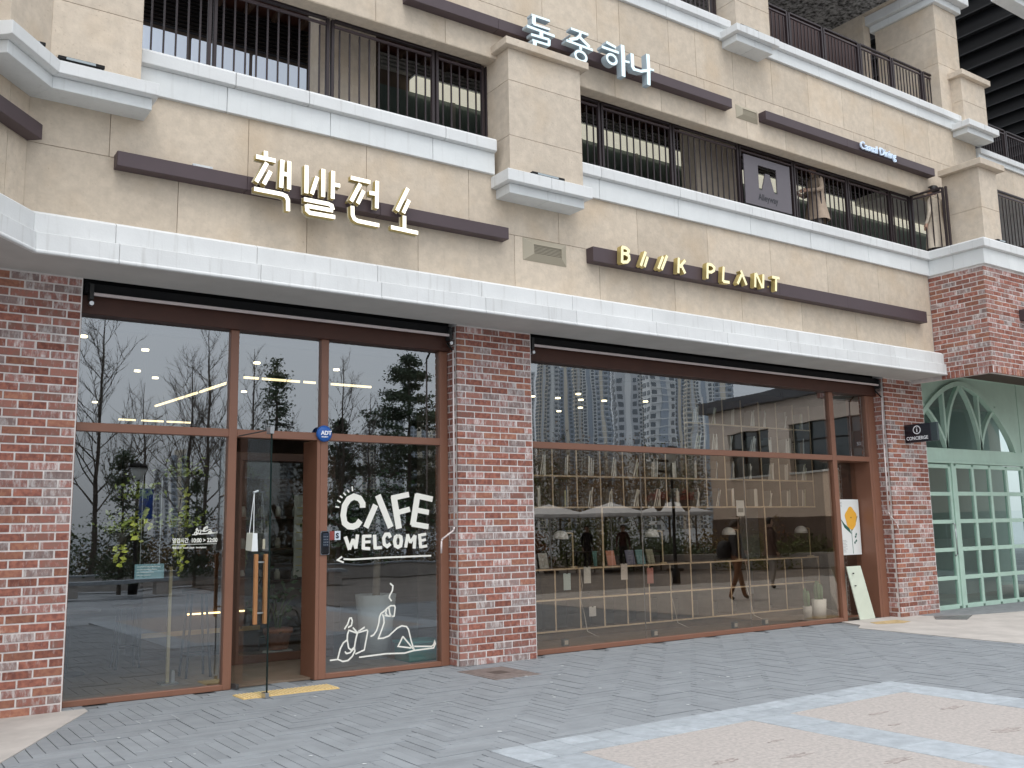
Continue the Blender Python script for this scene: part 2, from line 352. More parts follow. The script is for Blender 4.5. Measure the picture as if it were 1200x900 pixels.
# plaza rectangle: granite bands + washed concrete panels
plz = ST(bx('plaza_panel', 3.94, 8.75, -9.5, -3.82, -.05, .001, JOINT, None, 0))
def band(x0, x1, y0, y1, step, along_x):
    a0, a1 = (x0, x1) if along_x else (y0, y1)
    n = max(1, round((a1-a0)/step)); st = (a1-a0)/n
    for i in range(n):
        A, B = a0+i*st+.003, a0+(i+1)*st-.003
        if along_x: o = bx('granite_block', A, B, y0+.003, y1-.003, -.04, .005+rnd.uniform(-.001, .001), GRANL, plz, .002)
        else: o = bx('granite_block', x0+.003, x1-.003, A, B, -.04, .005+rnd.uniform(-.001, .001), GRANL, plz, .002)
band(3.94, 8.75, -4.04, -3.82, .28, True); band(3.94, 8.75, -4.27, -4.04, .28, True)
band(8.30, 8.75, -9.5, -4.27, .45, False); band(3.94, 4.42, -9.5, -4.27, .45, False); band(6.2, 6.66, -9.5, -4.27, .45, False)
for x0, x1 in ((4.42, 6.2), (6.66, 8.30)):
    bx('washed_concrete_panel', x0+.004, x1-.004, -6.9, -4.274, -.04, .004, PEB, plz, .002)
    bx('washed_concrete_panel', x0+.004, x1-.004, -9.5, -6.906, -.04, .004, PEB, plz, .002)
# stains on the washed concrete
STAIN = mat('dried_stain', (.385, .34, .315), .9, var=.3, scale=30)
for i in range(70):      # small dropped paint and salt flecks on the pavers
    fx, fy = rnd.uniform(1.6, 12), rnd.uniform(-3.6, -.6); rr_ = rnd.uniform(.006, .022)
    if i % 3 == 0: pts = [(fx, fy), (fx+.004, fy), (fx+.006, fy-.12-rnd.random()*.15), (fx+.001, fy-.12-rnd.random()*.1)]
    else: pts = [(fx+rr_*math.cos(a_)*rnd.uniform(.6, 1.2), fy+rr_*math.sin(a_)*rnd.uniform(.6, 1.2)) for a_ in (2*math.pi*q/7 for q in range(7))]
    poly_sheet('paint_fleck', pts, .0045, mat('pale_fleck', (.55, .57, .58), .9), .002, pav)
for sxx, syy, rr in ((7.9, -5.0, .10), (7.35, -5.75, .12), (7.2, -4.75, .07), (6.9, -5.1, .05), (5.5, -5.3, .09), (5.0, -5.1, .08), (5.75, -4.9, .05), (5.9, -5.8, .09)):
    pts = []
    for i in range(22):
        t = 2*math.pi*i/22; r_ = rr*(.45+.9*rnd.random()); pts.append((sxx+1.5*r_*math.cos(t), syy+.45*r_*math.sin(t)))
    o = poly_sheet('stain', pts, .0065, STAIN, .002, plz)
# tactile strip + inspection cover
tt = thing('tactile_strip', 'yellow ribbed tactile strip on the pavers at the glass door', 'tactile paving')
bx('tactile_plate', 3.29, 4.30, -.47, -.16, -.01, .008, YELLOW, tt)
for i in range(26): bx('rib', 3.31+i*.0385, 3.325+i*.0385, -.455, -.175, .008, .014, mat('tactile_rib', (.78, .62, .34), .7), tt, .001)
cv = thing('inspection_cover', 'brown square inspection cover in the pavers at the foot of the middle brick pillar', 'cover')
COV = mat('rust_brown_cover', (.20, .165, .15), .6, var=.25, scale=14)
bx('cover_frame', 5.82, 6.43, -1.08, -.29, -.02, .004, COV, cv); bx('cover_lid', 5.87, 6.38, -1.03, -.34, 0, .008, COV, cv)
bx('cover_badge', 6.03, 6.22, -.78, -.58, .007, .010, mat('dark_cover', (.09, .07, .06), .6), cv, .001)
yp = T(poly_sheet('faded_tactile_plate', [(13.45, -.42), (13.62, -.18), (14.25, -.22), (14.2, -.52), (13.9, -.60)], .010, mat('faded_yellow', (.52, .38, .20), .8, var=.25, scale=10), .003), 'faded yellow tactile plate on the paving by the right brick pillar', 'tactile paving')

# ------------------------------------------------------------------ brick pillars
def rot_pt(o, u, n): pass
brick_meshes = {}
def bmesh_for(length, mi):
    key = (round(length, 3), mi)
    if key not in brick_meshes: brick_meshes[key] = cbox_mesh('brick', length, .028, .0665, BR[mi], .0025)
    return brick_meshes[key]
MODL, MODH = .2525, .0817
def brick_wall(parent, ox, oy, ang, width, z0, rows, phase, keep, budget, stuffmb, z_off=0):
    """bricks on a face: origin (ox,oy), running along direction ang, outer normal to the right-hand side (-y for ang=0)"""
    ca, sa = math.cos(ang), math.sin(ang)
    for r in range(rows):
        x = -((r+phase) % 2)*MODL*.5
        # small courses wander
        while x < width-.01:
            a, b = max(0, x), min(width, x+MODL)-.0155
            if b-a > .03:
                mi = rnd.choices(range(5), BRW)[0]
                zz = z0+r*MODH+rnd.uniform(-.0012, .0012); pr = rnd.uniform(0, .004)
                px, py = ox+ca*a+sa*pr, oy+sa*a-ca*pr
                if keep(a, r) and budget[0] > 0:
                    budget[0] -= 1
                    copy_mesh(bmesh_for(b-a, mi), 'brick', parent, (px, py, zz), ang)
                else:
                    c0 = Vector((px, py)); ux = Vector((ca, sa)); nn = Vector((-sa, ca))
                    P = [c0, c0+ux*(b-a), c0+ux*(b-a)+nn*.028, c0+nn*.028]
                    stuffmb.prism([(p.x, p.y, zz) for p in P], [(p.x, p.y, zz+.0665) for p in P], mi)
            x += MODL
ROWS = 50
# left pillar / wall
p1 = thing('brick_pillar', 'red brick wall end at the left edge, left of the cafe window', 'brick pillar')
bx('mortar_core', -6, 1.757, .0035, .5, 0, 4.13, MORTAR, p1, 0)
sm = MB(); brick_wall(p1, 1.76-7*MODL*1.0, 0, 0, 7*MODL, .005, ROWS, 0, lambda a, r: a > .9, [298], sm)
brick_wall(p1, -6, 0, 0, 1.76-7*MODL+6, .005, ROWS, 0, lambda a, r: False, [0], sm)
STUFF(sm.build('brick_field', BR, p1))
sm = MB()
# middle pillar
p2 = thing('brick_pillar', 'red brick pillar in the middle, between the cafe door glazing and the bookshelf window', 'brick pillar')
bx('mortar_core', 6.0405, 7.1565, .0035, .45, 0, 4.13, MORTAR, p2, 0)
bud = [298]; brick_wall(p2, 6.037, 0, 0, 1.123, .005, ROWS, 0, lambda a, r: True, bud, sm)
brick_wall(p2, 6.037, .44, -math.pi/2, .406, .005, ROWS, 1, lambda a, r: a > .1 and r < 44, bud, sm)
brick_wall(p2, 7.16, .035, math.pi/2, .40, .005, ROWS, 1, lambda a, r: False, bud, sm)
STUFF(sm.build('brick_field', BR, p2))
sm = MB()
# right pillar
p3 = thing('brick_pillar', 'red brick pillar on the right under the black concierge sign, beside the green doors', 'brick pillar')
bx('mortar_core', 14.7535, 15.8965, .0035, .5, 0, 4.13, MORTAR, p3, 0)
bud = [298]; brick_wall(p3, 14.75, 0, 0, 1.15, .005, ROWS, 0, lambda a, r: True, bud, sm)
brick_wall(p3, 14.75, .44, -math.pi/2, .406, .005, ROWS, 1, lambda a, r: a > .1 and r < 36, bud, sm)
STUFF(sm.build('brick_field', BR, p3)); sm = MB()
# projecting brick block on the right
p4 = thing('brick_block', 'projecting brick upper block at the right edge, above the arched green window', 'brick wall')
bx('mortar_core', 15.5835, 22, -1.5065, -1.40, 4.035, 5.9, MORTAR, p4, 0); bx('mortar_core', 15.5835, 15.69, -1.398, .1, 4.035, 5.9, MORTAR, p4, 0)
bud = [297]
SOLD = 4.03
sold = {}
for i in range(11):
    x = 0+i*.084
    mi = rnd.choice((0, 1, 0, 3)); o = MB().box(15.58, 15.61, -1.51+i*.084+.004, -1.51+(i+1)*.084-.006, SOLD, SOLD+.118).build('brick', BR[mi], p4, .002); bud[0] -= 1
for i in range(30):
    mi = rnd.choice((0, 1, 0, 3)); o = MB().box(15.58+i*.084+.004+(.03 if i == 0 else 0), 15.58+(i+1)*.084-.006, -1.51, -1.48, SOLD, SOLD+.118).build('brick', BR[mi], p4, .002); bud[0] -= 1
z0 = SOLD+.13
brick_wall(p4, 15.58, -.50, -math.pi/2, 1.012-.0, z0, 21, 0, lambda a, r: True, bud, sm)
brick_wall(p4, 15.58, -1.51, 0, 1.9, z0, 21, 1, lambda a, r: a < 1.75, bud, sm)
brick_wall(p4, 15.58+MODL*8, -1.51, 0, 4.3, z0, 21, 1, lambda a, r: False, bud, sm)
brick_wall(p4, 15.59, .1, -math.pi/2, .58, z0, 4, 1, lambda a, r: False, bud, sm)
STUFF(sm.build('brick_field', BR, p4))
bx('underside', 15.70, 22, -1.39, .22, 4.335, 4.40, DKCOPPER, p4, 0)

# ------------------------------------------------------------------ stone wall, cornices (main front + folded wing on the left)
F0 = Vector((1.131, -.5)); WD = Vector((-.643, -.766)); WN = Vector((.766, -.643))
KF = (1-.643)/.766
def front_y(o_): return -.5-o_
def main_seg(name, prof, xa, xb, m_, parent, mitre=False, bev=.004):
    A = [((F0.x+KF*o_) if mitre else xa, front_y(o_), z) for o_, z in prof]
    B = [(xb, front_y(o_), z) for o_, z in prof]
    return MB().prism(A, B).build(name, m_, parent, bev)
def wing_seg(name, prof, s0, s1, m_, parent, mitre=False, bev=.004):
    def at(s_, o_): p = F0+WD*s_+WN*o_; return p
    A = [(*( (F0.x+KF*o_, front_y(o_)) if mitre else tuple(at(s0, o_)) ), z) for o_, z in prof]
    B = [(*at(s1, o_), z) for o_, z in prof]
    return MB().prism(A, B).build(name, m_, parent, bev)
def ret_seg(name, prof, ya, yb, m_, parent, m0=False, m1=False, bev=.004):   # return running in -y at x=15.60-o
    A = [(15.60-o_, (-.5-o_) if m0 else ya, z) for o_, z in prof]
    B = [(15.60-o_, (-1.51-o_) if m1 else yb, z) for o_, z in prof]
    return MB().prism(A, B).build(name, m_, parent, bev)
def rgt_seg(name, prof, xa, xb, m_, parent, m0=False, bev=.004):
    A = [((15.60-o_) if m0 else xa, -1.51-o_, z) for o_, z in prof]
    B = [(xb, -1.51-o_, z) for o_, z in prof]
    return MB().prism(A, B).build(name, m_, parent, bev)
G2 = .0025
wall1 = group_root('stone_wall')
# backing
MB().prism([(F0.x, -.48, 4.2), (15.56, -.48, 4.2), (15.56, -.1, 4.2), (F0.x+.3, -.1, 4.2)], [(F0.x, -.48, 5.92), (15.56, -.48, 5.92), (15.56, -.1, 5.92), (F0.x+.3, -.1, 5.92)]).build('wall_core', mat('joint_dark', (.36, .31, .26), .9), wall1)
def rectprof(o0, o1, z0_, z1_): return [(o0, z0_), (o1, z0_), (o1, z1_), (o0, z1_)]
def panels(parent, z0_, z1_, start, step, xend, m_=None, first=True, wing=True):
    pr = rectprof(-.035, 0, z0_+.0025, z1_-.0025); x = start; xa = None
    if first: main_seg('stone_panel', pr, 0, start-G2, m_ or STONE, parent, mitre=True, bev=.002)
    while x < xend-.05:
        b = min(x+step, xend); main_seg('stone_panel', pr, x+G2, b-G2, m_ or STONE, parent, bev=.002); x = b
    if wing:
        wing_seg('stone_panel', pr, 0, .28, m_ or STONE, parent, mitre=True, bev=.002)
        for i in range(3): wing_seg('stone_panel', pr, .285+i*1.3, .28+(i+1)*1.3, m_ or STONE, parent, bev=.002)
panels(wall1, 4.25, 5.19, 2.50, 1.36, 15.57)
panels(wall1, 5.19, 5.92, 1.84, 1.36, 15.57)
wing_seg('wall_core', rectprof(-.4, -.037, 4.2, 9.2), 0.02, 4.2, MORTAR, wall1)

# lower white cornice (fascia over the shops)
c1 = group_root('lower_cornice')
prA = [(.17, 4.0925), (.205, 4.092), (.212, 4.10), (.212, 4.118), (.204, 4.124), (.204, 4.285), (.17, 4.285)]
prB = [(-.10, 4.287), (.165, 4.287), (.165, 4.47), (.12, 4.50), (-.1, 4.50)]
main_seg('cornice_block', prB, 0, 1.90, WHITE, c1, True)
main_seg('cornice_block', prA, 0, 1.93, WHITE, c1, True)
x = 1.90; i = 0
while x < 15.5:
    b = min(x+1.36, 15.575)
    main_seg('cornice_block', prB, x+.004, b, WHITE, c1)
    main_seg('cornice_block', prA, x+.034, (b+.03) if b < 15.5 else 15.57, WHITE, c1); x = b
for i in range(3):
    wing_seg('cornice_block', prB, i*1.36+.004*(i > 0), (i+1)*1.36, WHITE, c1, mitre=(i == 0)); wing_seg('cornice_block', prA, i*1.36+.004*(i > 0), (i+1)*1.36, WHITE, c1, mitre=(i == 0))
# soffit
sf = MB().prism([(1.241, -.68, 4.094), (15.58, -.68, 4.094), (15.58, 0, 4.094), (15.9, 0.002, 4.094), (15.9, .012, 4.094), (-6, .012, 4.094), (-6, -8, 4.094), (-3.2, -6.0, 4.094)],
                [(1.241, -.68, 4.2), (15.58, -.68, 4.2), (15.58, 0, 4.2), (15.9, 0.002, 4.2), (15.9, .012, 4.2), (-6, .012, 4.2), (-6, -8, 4.2), (-3.2, -6.0, 4.2)])
sf.build('soffit', SOFF, c1)
# second cornice
c2 = group_root('balcony_cornice')
prC = [(-.3, 5.9), (.045, 5.9), (.045, 6.17), (-.3, 6.17)]
prD = [(-.3, 6.172), (.055, 6.172), (.10, 6.185), (.10, 6.315), (.085, 6.34), (-.3, 6.34)]
xs = [2.075, 3.02, 3.83, 5.55, 6.28]
for a, b in zip([1.96]+xs[:-1], xs):
    main_seg('cornice_block', prD, a+.003, b-.003, WHITE, c2)
xs = [2.95, 4.1, 5.4, 6.28]
for a, b in zip([1.96]+xs[:-1], xs): main_seg('cornice_block', prC, a+.003, b-.003, WHITEC, c2)
xs = [7.40+1.36*i for i in range(7)][1:]
xs = [7.95, 9.4, 10.9, 12.3, 13.8, 15.0]
for a, b in zip([7.40]+xs, xs+[15.60]):
    if b > 15.5: 
        MB().prism([(a+.003, -.5-o_, z) for o_, z in prD], [(15.60-o_, -.5-o_, z) for o_, z in prD]).build('cornice_block', WHITE, c2, .003)
        MB().prism([(a+.003, -.5-o_, z) for o_, z in prC], [(15.60-o_, -.5-o_, z) for o_, z in prC]).build('cornice_block', WHITEC, c2, .003)
    else:
        main_seg('cornice_block', prD, a+.003, b-.003, WHITE, c2); main_seg('cornice_block', prC, a+.003, b-.003, WHITEC, c2)
for pr, mm in ((prC, WHITEC), (prD, WHITE)):
    pr2 = [(max(o_, -.25), z) for o_, z in pr]
    ret_seg('cornice_block', pr2, 0, -1.0, mm, c2, m0=True); ret_seg('cornice_block', pr2, -1.004, 0, mm, c2, m1=True)
    rgt_seg('cornice_block', pr2, 0, 16.35, mm, c2, m0=True)
    for i in range(5): rgt_seg('cornice_block', pr2, 16.354+i*1.2, 16.35+(i+1)*1.2, mm, c2)
# corbels (bracket blocks under the columns)
def corbel(name, label, x0, x1, zb, grp, y_low=-.80, y_up=-.885, ms=None, ylo=-.5, h=(.12, .15)):
    t = thing(name, label, 'corbel', grp)
    xm = (x0+x1)/2
    for a, b in ((x0, xm-.002), (xm+.002, x1)):
        bx('lower_tier', a+(.075 if a == x0 else 0), b-(.075 if b == x1 else 0), y_low, ylo, zb, zb+h[0], WHITEC, t, .004)
        bx('upper_tier', a, b, y_up, ylo, zb+h[0]+.002, zb+h[0]+h[1], WHITE, t, .006)
    return t
corbel('corbel', 'white stepped corbel under the beige column between the two balconies', 6.24, 7.545, 5.60, 'white corbels under columns')
corbel('corbel', 'small white stepped corbel under the upper pier above the grey brown vent', 10.46, 11.42, 8.80, 'white corbels under columns', h=(.11, .12))
corbel('corbel', 'small white stepped corbel high on the right above the balcony column cap', 16.75, 17.80, 8.80, 'white corbels under columns', h=(.11, .12))
# left corbel with fold
t = thing('corbel', 'large white folded corbel at the upper left corner', 'corbel', 'white corbels under columns')
pl = [(0, 5.62), (.30, 5.62), (.30, 5.735), (0, 5.735)]; pu = [(0, 5.737), (.345, 5.737), (.385, 5.745), (.385, 5.865), (0, 5.875)]
main_seg('lower_tier', pl, 0, 2.145, WHITEC, t, True); main_seg('upper_tier', pu, 0, 2.19, WHITE, t, True)
wing_seg('lower_tier', pl, 0, .80, WHITEC, t, True); wing_seg('upper_tier', pu, 0, .88, WHITE, t, True)
# columns
def column(label, x0, x1, y0, y1, za, zb, joints, capz=None, over=.085, grp='beige stone columns'):
    t = thing('stone_column', label, 'column', grp)
    bx('column_core', x0+.01, x1-.01, y0+.01, y1-.01, za, zb, MORTAR, t, 0)
    zs = [za]+joints+[zb]
    for a, b in zip(zs, zs[1:]): bx('stone_panel', x0, x1, y0, y1, a+.002, b-.002, STONE2, t, .003)
    if capz: bx('column_cap', x0-over, x1+over, y0-over, y1+(over if y1 > 0 else 0), capz[0], capz[1], STONE2, t, .006)
    return t
column('beige stone column with flat cap between the two second floor balconies', 6.36, 7.50, -.755, -.12, 5.86, 7.50, [6.36, 7.08], (7.50, 7.60))
column('beige corner column with flat cap above the projecting brick block', 15.77, 16.335, -1.485, -.80, 6.335, 7.68, [6.95], (7.68, 7.79), .11)
t = column('short beige pier above the small corbel, top centre right', 10.72, 11.50, -.65, -.1, 9.02, 12.5, [9.6, 10.4, 11.2])
column('short beige pier with flat cap at the upper right, before the big pier', 17.02, 17.86, -.65, .1, 9.02, 10.03, [9.55], (10.03, 10.14))
tb = column('tall beige pier with white moulded crown at the upper right', 16.66, 17.42, -.44, .85, 9.2, 11.52, [10.3, 11.0], None)
bx('crown_moulding', 16.60, 17.50, -.52, .93, 11.52, 11.66, WHITEC, tb, .01); bx('crown_moulding', 16.50, 17.60, -.64, 1.03, 11.662, 11.86, WHITE, tb, .01)
tl = thing('stone_column', 'beige folded stone column at the upper left corner above the folded corbel', 'column', 'beige stone columns')
zs = [5.87, 6.52, 7.3, 8.9]
for a, b in zip(zs, zs[1:]):
    pr = rectprof(-.2, .25, a+.002, b-.002)
    main_seg('stone_panel', pr, 0, 2.045, STONE2, tl, True, .003); wing_seg('stone_panel', pr, 0, .72, STONE2, tl, True, .003)
# upper wall band (spandrel) and third-floor cornice
wall2 = group_root('upper_stone_wall')
bx('wall_core', 1.6, 17.58, -.48, -.32, 7.455, 8.93, MORTAR, wall2, 0)
def panels2(z0_, z1_, xs):
    for a, b in zip(xs, xs[1:]): bx('stone_panel', a+G2, b-G2, -.5, -.46, z0_+.0025, z1_-.0025, STONE, wall2, .002)
bx('wall_underside', 1.6, 17.6, -.5+.002, -.30, 7.449, 7.4545, STONE, wall2, 0)
panels2(7.455, 8.18, [1.4, 2.75, 4.67, 5.61, 6.97, 8.33, 9.2, 10.1, 11.0, 11.9, 12.8, 13.7, 14.6, 15.5, 16.4, 17.6])
panels2(8.18, 8.93, [1.4, 3.2, 4.5, 5.9, 7.1, 8.04, 8.45, 9.4, 9.95, 10.75, 11.65, 12.55, 13.45, 14.3, 15.2, 15.98, 16.8, 17.6])
prE = [(-.18, 8.93), (.045, 8.93), (.045, 9.11), (-.18, 9.11)]
prF = [(-.18, 9.112), (.055, 9.112), (.10, 9.125), (.10, 9.235), (.085, 9.255), (-.18, 9.255)]
for X0, X1 in ((1.4, 10.66), (11.42, 17.02)):
    n = round((X1-X0)/1.4); st = (X1-X0)/n
    for i in range(n):
        main_seg('cornice_block', prE, X0+i*st+.002, X0+(i+1)*st-.002, WHITEC, wall2); main_seg('cornice_block', prF, X0+i*st+.002, X0+(i+1)*st-.002, WHITE, wall2)
# terrace parapet of the right-hand volume
wall3 = group_root('terrace_wall')
for i in range(4): bx('stone_panel', 17.62+i*1.3+.002, 17.62+(i+1)*1.3-.002, -.5, -.3, 8.04, 8.545, STONE, wall3, .003)
for i in range(4):
    bx('cornice_block', 17.61+i*1.3+.002, 17.61+(i+1)*1.3-.002, -.54, -.3, 8.547, 8.64, WHITEC, wall3); bx('cornice_block', 17.61+i*1.3+.002, 17.61+(i+1)*1.3-.002, -.59, -.3, 8.642, 8.75, WHITE, wall3)
bx('terrace_floor', 17.7, 24, -.29, 6, 8.45, 8.6, SOFF, wall3, 0)
# slabs and back walls of the balconies
bal = group_root('balcony_interior')
bx('floor_slab', 1.5, 22, -.28, 6, 5.95, 6.17, CONC, bal, 0); bx('floor_slab', 15.62, 22, -1.45, -.3, 5.95, 6.17, SOFF, bal, 0)
bx('ceiling', 1.5, 22, -.28, 2.6, 8.87, 8.92, DKCOPPER, bal, 0)
for i in range(40): bx('ceiling_beam', 1.7+i*.4, 1.76+i*.4, -.27, 2.5, 8.79, 8.87, WOODD, bal, .003)
LOUV = mat('grey_louvre', (.30, .29, .27), .6); CREAM = mat('cream_fascia_glow', (.86, .83, .68), .6, emit=.42); DKG = mat('dark_green_glass', (.13, .17, .155), .15, spec=.8)  # cream fascia is no lamp; its glow replaces daylight the recess lacks
PANEW = mat('pale_pane_glow', (.62, .70, .82), .3, emit=.42)  # pane emission is added brightness, standing in for corridor daylight
bx('back_wall', 1.2, 22, 2.55, 2.7, 6.3, 8.9, INT, bal, 0)
for i, (a, b) in enumerate(((1.6, 2.5), (2.56, 3.35), (3.41, 4.2), (4.26, 5.05))):
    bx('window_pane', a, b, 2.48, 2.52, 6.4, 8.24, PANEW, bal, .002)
for i in range(9):
    bx('louvre_slat', 1.6, 5.05, 2.44, 2.5, 8.30+i*.06, 8.32+i*.06, mat('dark_louvre', (.012, .010, .011), .7), bal, .002)
bx('beige_pier', 4.38, 5.15, .45, .8, 6.12, 8.86, STONE2, bal); bx('beige_pier', 10.86, 11.85, .45, .8, 6.12, 8.86, STONE2, bal)
for a, b in ((6.2, 12.92), (14.12, 21)):
    bx('dark_glazing', a, b, 2.47, 2.5, 6.35, 8.33, DKG, bal, 0)
    bx('cream_fascia_glow', a+.55*(a < 7), b, 2.33, 2.5, 8.34, 8.53, CREAM, bal)
    bx('cream_fascia_lip', a+.55*(a < 7), b, 2.30, 2.5, 8.534, 8.56, WHITEC, bal)
    for i in range(4): bx('louvre_slat', a, b, 2.42, 2.5, 8.59+i*.065, 8.625+i*.065, LOUV, bal, .002)
    n = int((b-a)/1.3)
    for i in range(1, n): bx('window_mullion', a+i*1.3, a+i*1.3+.05, 2.44, 2.5, 6.35, 8.33, LOUV, bal, .002)
# third floor recess
top = group_root('third_floor_interior')
STIP = mat('stippled_acoustic_ceiling', (.42, .42, .42), .95, col2=(.04, .04, .04), scale=13, detail=2)
bx('stippled_ceiling', 9.5, 16.42, -.3, 5.6, 11.9, 12.0, STIP, top, 0)
bx('side_wall', 16.42, 16.64, .95, 5.5, 9.2, 12.0, STONE2, top, 0); bx('side_beam', 16.42, 17.4, -.3, .94, 11.87, 12.4, STONE2, top, 0)
bx('back_wall', 9.5, 16.6, 5.5, 5.7, 9.2, 11.9, STONE2, top, 0)
bx('dark_door', 15.2, 16.3, 5.4, 5.5, 9.2, 11.2, DKCOPPER, top, 0); bx('dark_furniture', 12.5, 14.8, 1.5, 2.3, 9.2, 10.0, mat('dark_red_seat', (.10, .015, .015), .6), top)
bx('dark_screen', 11.55, 14.9, .05, .10, 9.2, 10.30, mat('dark_red_brown_screen', (.055, .03, .027), .7), top, 0); bx('floor_slab', 9.5, 17.6, -.3, 7, 8.95, 9.2, SOFF, top, 0)
roof = group_root('terrace_roof')
bx('dark_deck', 17.9, 60, -2.0, 26, 13.35, 13.45, mat('dark_deck', (.018, .02, .022), .7), roof, 0)
for i in range(46):
    MB().tube((18.2+i*.85, -1.6, 13.0), (18.2+i*.85, 26, 13.0), .17, k=10).build('roof_beam', mat('black_roof_pipe', (.028, .03, .034), .55), roof, smooth=True)
    if i % 2: bx('roof_batten', 18.55+i*.85, 18.64+i*.85, -1.6, 26, 13.12, 13.3, DKCOPPER, roof, 0)
bx('brown_wall', 18.2, 60, 8, 8.2, 7.9, 13.3, mat('brown_back_wall', (.09, .045, .03), .7, var=.3, scale=1), roof, 0)
bx('top_cornice', 17.15, 22, -1.56, -1.3, 11.30, 11.42, WHITEC, roof); bx('top_cornice', 17.1, 22, -1.66, -1.3, 11.422, 11.6, WHITE, roof)

# ------------------------------------------------------------------ railings
bal_me = {}
def bar_mesh(h):
    k = round(h, 3)
    if k not in bal_me: bal_me[k] = cbox_mesh('baluster', .018, .018, h, RAILM, .002)
    return bal_me[k]
def railing(label, p0, p1, zb, zt, posts, grp='dark metal balcony railings', gap=.12, skip=(), mid=True):
    t = thing('balcony_railing', label, 'railing', grp)
    p0, p1 = Vector(p0), Vector(p1); d = p1-p0; Ln = d.length; u = d.normalized(); ang = math.atan2(u.y, u.x)
    def seg(name, s0, s1, w_, z0_, z1_, m_):
        o = MB().box(s0, s1, -w_/2, w_/2, z0_, z1_).build(name, m_, t, .003); o.location = (p0.x, p0.y, 0); o.rotation_euler = (0, 0, ang); return o
    ps = [0]+[q for q in posts]+[Ln]
    for q in ps:
        seg('post', q-.048, q-.012, .05, zb, zt, RAILM); seg('post', q+.012, q+.048, .05, zb, zt, RAILM)
    for a, b in zip(ps, ps[1:]):
        seg('top_rail', a+.05, b-.05, .05, zt-.018, zt+.012, RAILM); seg('second_rail', a+.05, b-.05, .036, zt-.085, zt-.06, RAILTOP); seg('bottom_rail', a+.05, b-.05, .036, zb+.05, zb+.075, RAILM)
        n = int((b-a-.1)/gap); st = (b-a)/(n+1)
        for i in range(1, n+1):
            s_ = a+i*st
            if any(q0 < s_ < q1 for q0, q1 in skip): continue
            c = p0+u*(s_-.009); copy_mesh(bar_mesh(zt-.1-zb-.06), 'baluster', t, (c.x, c.y, zb+.065), ang)
    return t
RZ0, RZ1 = 6.30, 7.45
railing('dark brown railing of the left second floor balcony, between the corner and the middle column', (1.50, -.25), (6.33, -.25), RZ0, RZ1, [1.36, 2.71, 4.10], gap=.118)
railing('long dark brown railing of the second floor balcony right of the middle column', (7.55, -.25), (15.60, -.25), RZ0, RZ1, [.70, 2.07, 3.50, 4.79, 6.20, 7.42], gap=.118, skip=((3.5, 4.79),))
railing('short railing return running out to the corner column on the right', (15.54, -.30), (15.62, -.92), RZ0, RZ1, [], gap=.118)
railing('dark railing right of the corner column at the right edge, second floor', (16.62, -1.3), (21.5, -1.3), RZ0, RZ1+.02, [1.4, 2.8, 4.2], gap=.115)
railing('dark railing of the third floor opening at the top right', (11.58, -.25), (17.05, -.25), 9.20, 10.12, [.88, 1.80, 2.82, 3.80, 4.78], gap=.09)
railing('piece of dark railing at the top edge left of the short upper pier', (8.6, -.25), (10.66, -.25), 9.20, 10.12, [1.0], gap=.09)
railing('dark terrace railing at the right edge above the corner column', (17.95, -.30), (22.5, -.30), 8.74, 9.54, [1.2, 2.4, 3.6], gap=.09)
# panel sign on the railing with a cut-out letter
SLATE = mat('slate_grey_panel', (.125, .112, .125), .5, var=.04, scale=3)
al = thing('cutout_sign_panel', 'grey square metal sign with cut-out letter shape fixed to the balcony railing', 'sign')
ay = -.33; X0, X1, Z0, Z1 = 11.08, 12.16, 6.50, 7.29
a0, a1, b0, b1 = 11.40, 11.83, 6.77, 7.17
for q in ((X0, a0, Z0, Z1), (a1, X1, Z0, Z1), (a0, a1, Z0, b0), (a0, a1, b1, Z1)): bx('panel_plate', q[0], q[1], ay, ay+.02, q[2], q[3], SLATE, al, 0)
MB().prism([(11.47, ay, b0), (11.76, ay, b0), (11.665, ay, 7.06), (11.565, ay, 7.06)], [(11.47, ay+.02, b0), (11.76, ay+.02, b0), (11.665, ay+.02, 7.06), (11.565, ay+.02, 7.06)]).build('letter_core', SLATE, al)
text('lettering', 'Alleyway', .15, mat('dark_engraving', (.02, .02, .025), .5), facing(11.37, ay-.003, 6.60), al, sx=.85, bold=.002)

PALEG = mat('pale_grey_metal', (.55, .58, .6), .4)
# ------------------------------------------------------------------ sign bars, vents
def sign_bar(label, x0, x1, z0_, z1_, joints=()):
    t = thing('sign_bar', label, 'sign bar', 'dark brown sign bars on the stone wall')
    xs = [x0]+list(joints)+[x1]
    for a, b in zip(xs, xs[1:]): bx('bar_section', a+.001, b-.001, -.645, -.5, z0_, z1_, BARBR, t, .004)
sign_bar('dark plum sign bar behind the gold Korean letters', 1.885, 6.40, 5.066, 5.213, (3.15, 4.66))
sign_bar('dark plum sign bar carrying the brass book plant letters', 7.72, 15.20, 4.995, 5.19, (11.35, 13.0))
sign_bar('dark plum sign bar behind the pale Korean letters at the top', 5.02, 10.53, 7.78, 7.925, (6.3, 8.6))
sign_bar('dark plum sign bar with the casual dining letters', 11.28, 15.85, 7.785, 7.93, (13.3,))
tw = thing('sign_bar', 'dark plum sign bar cut by the left edge on the angled wall', 'sign bar', 'dark brown sign bars on the stone wall')
wing_seg('bar_section', rectprof(0, .145, 5.19, 5.335), 0.0, 3, BARBR, tw, bev=.004)
VENT = mat('khaki_vent', (.40, .355, .27), .6); VENTD = mat('vent_mesh', (.17, .16, .13), .7)
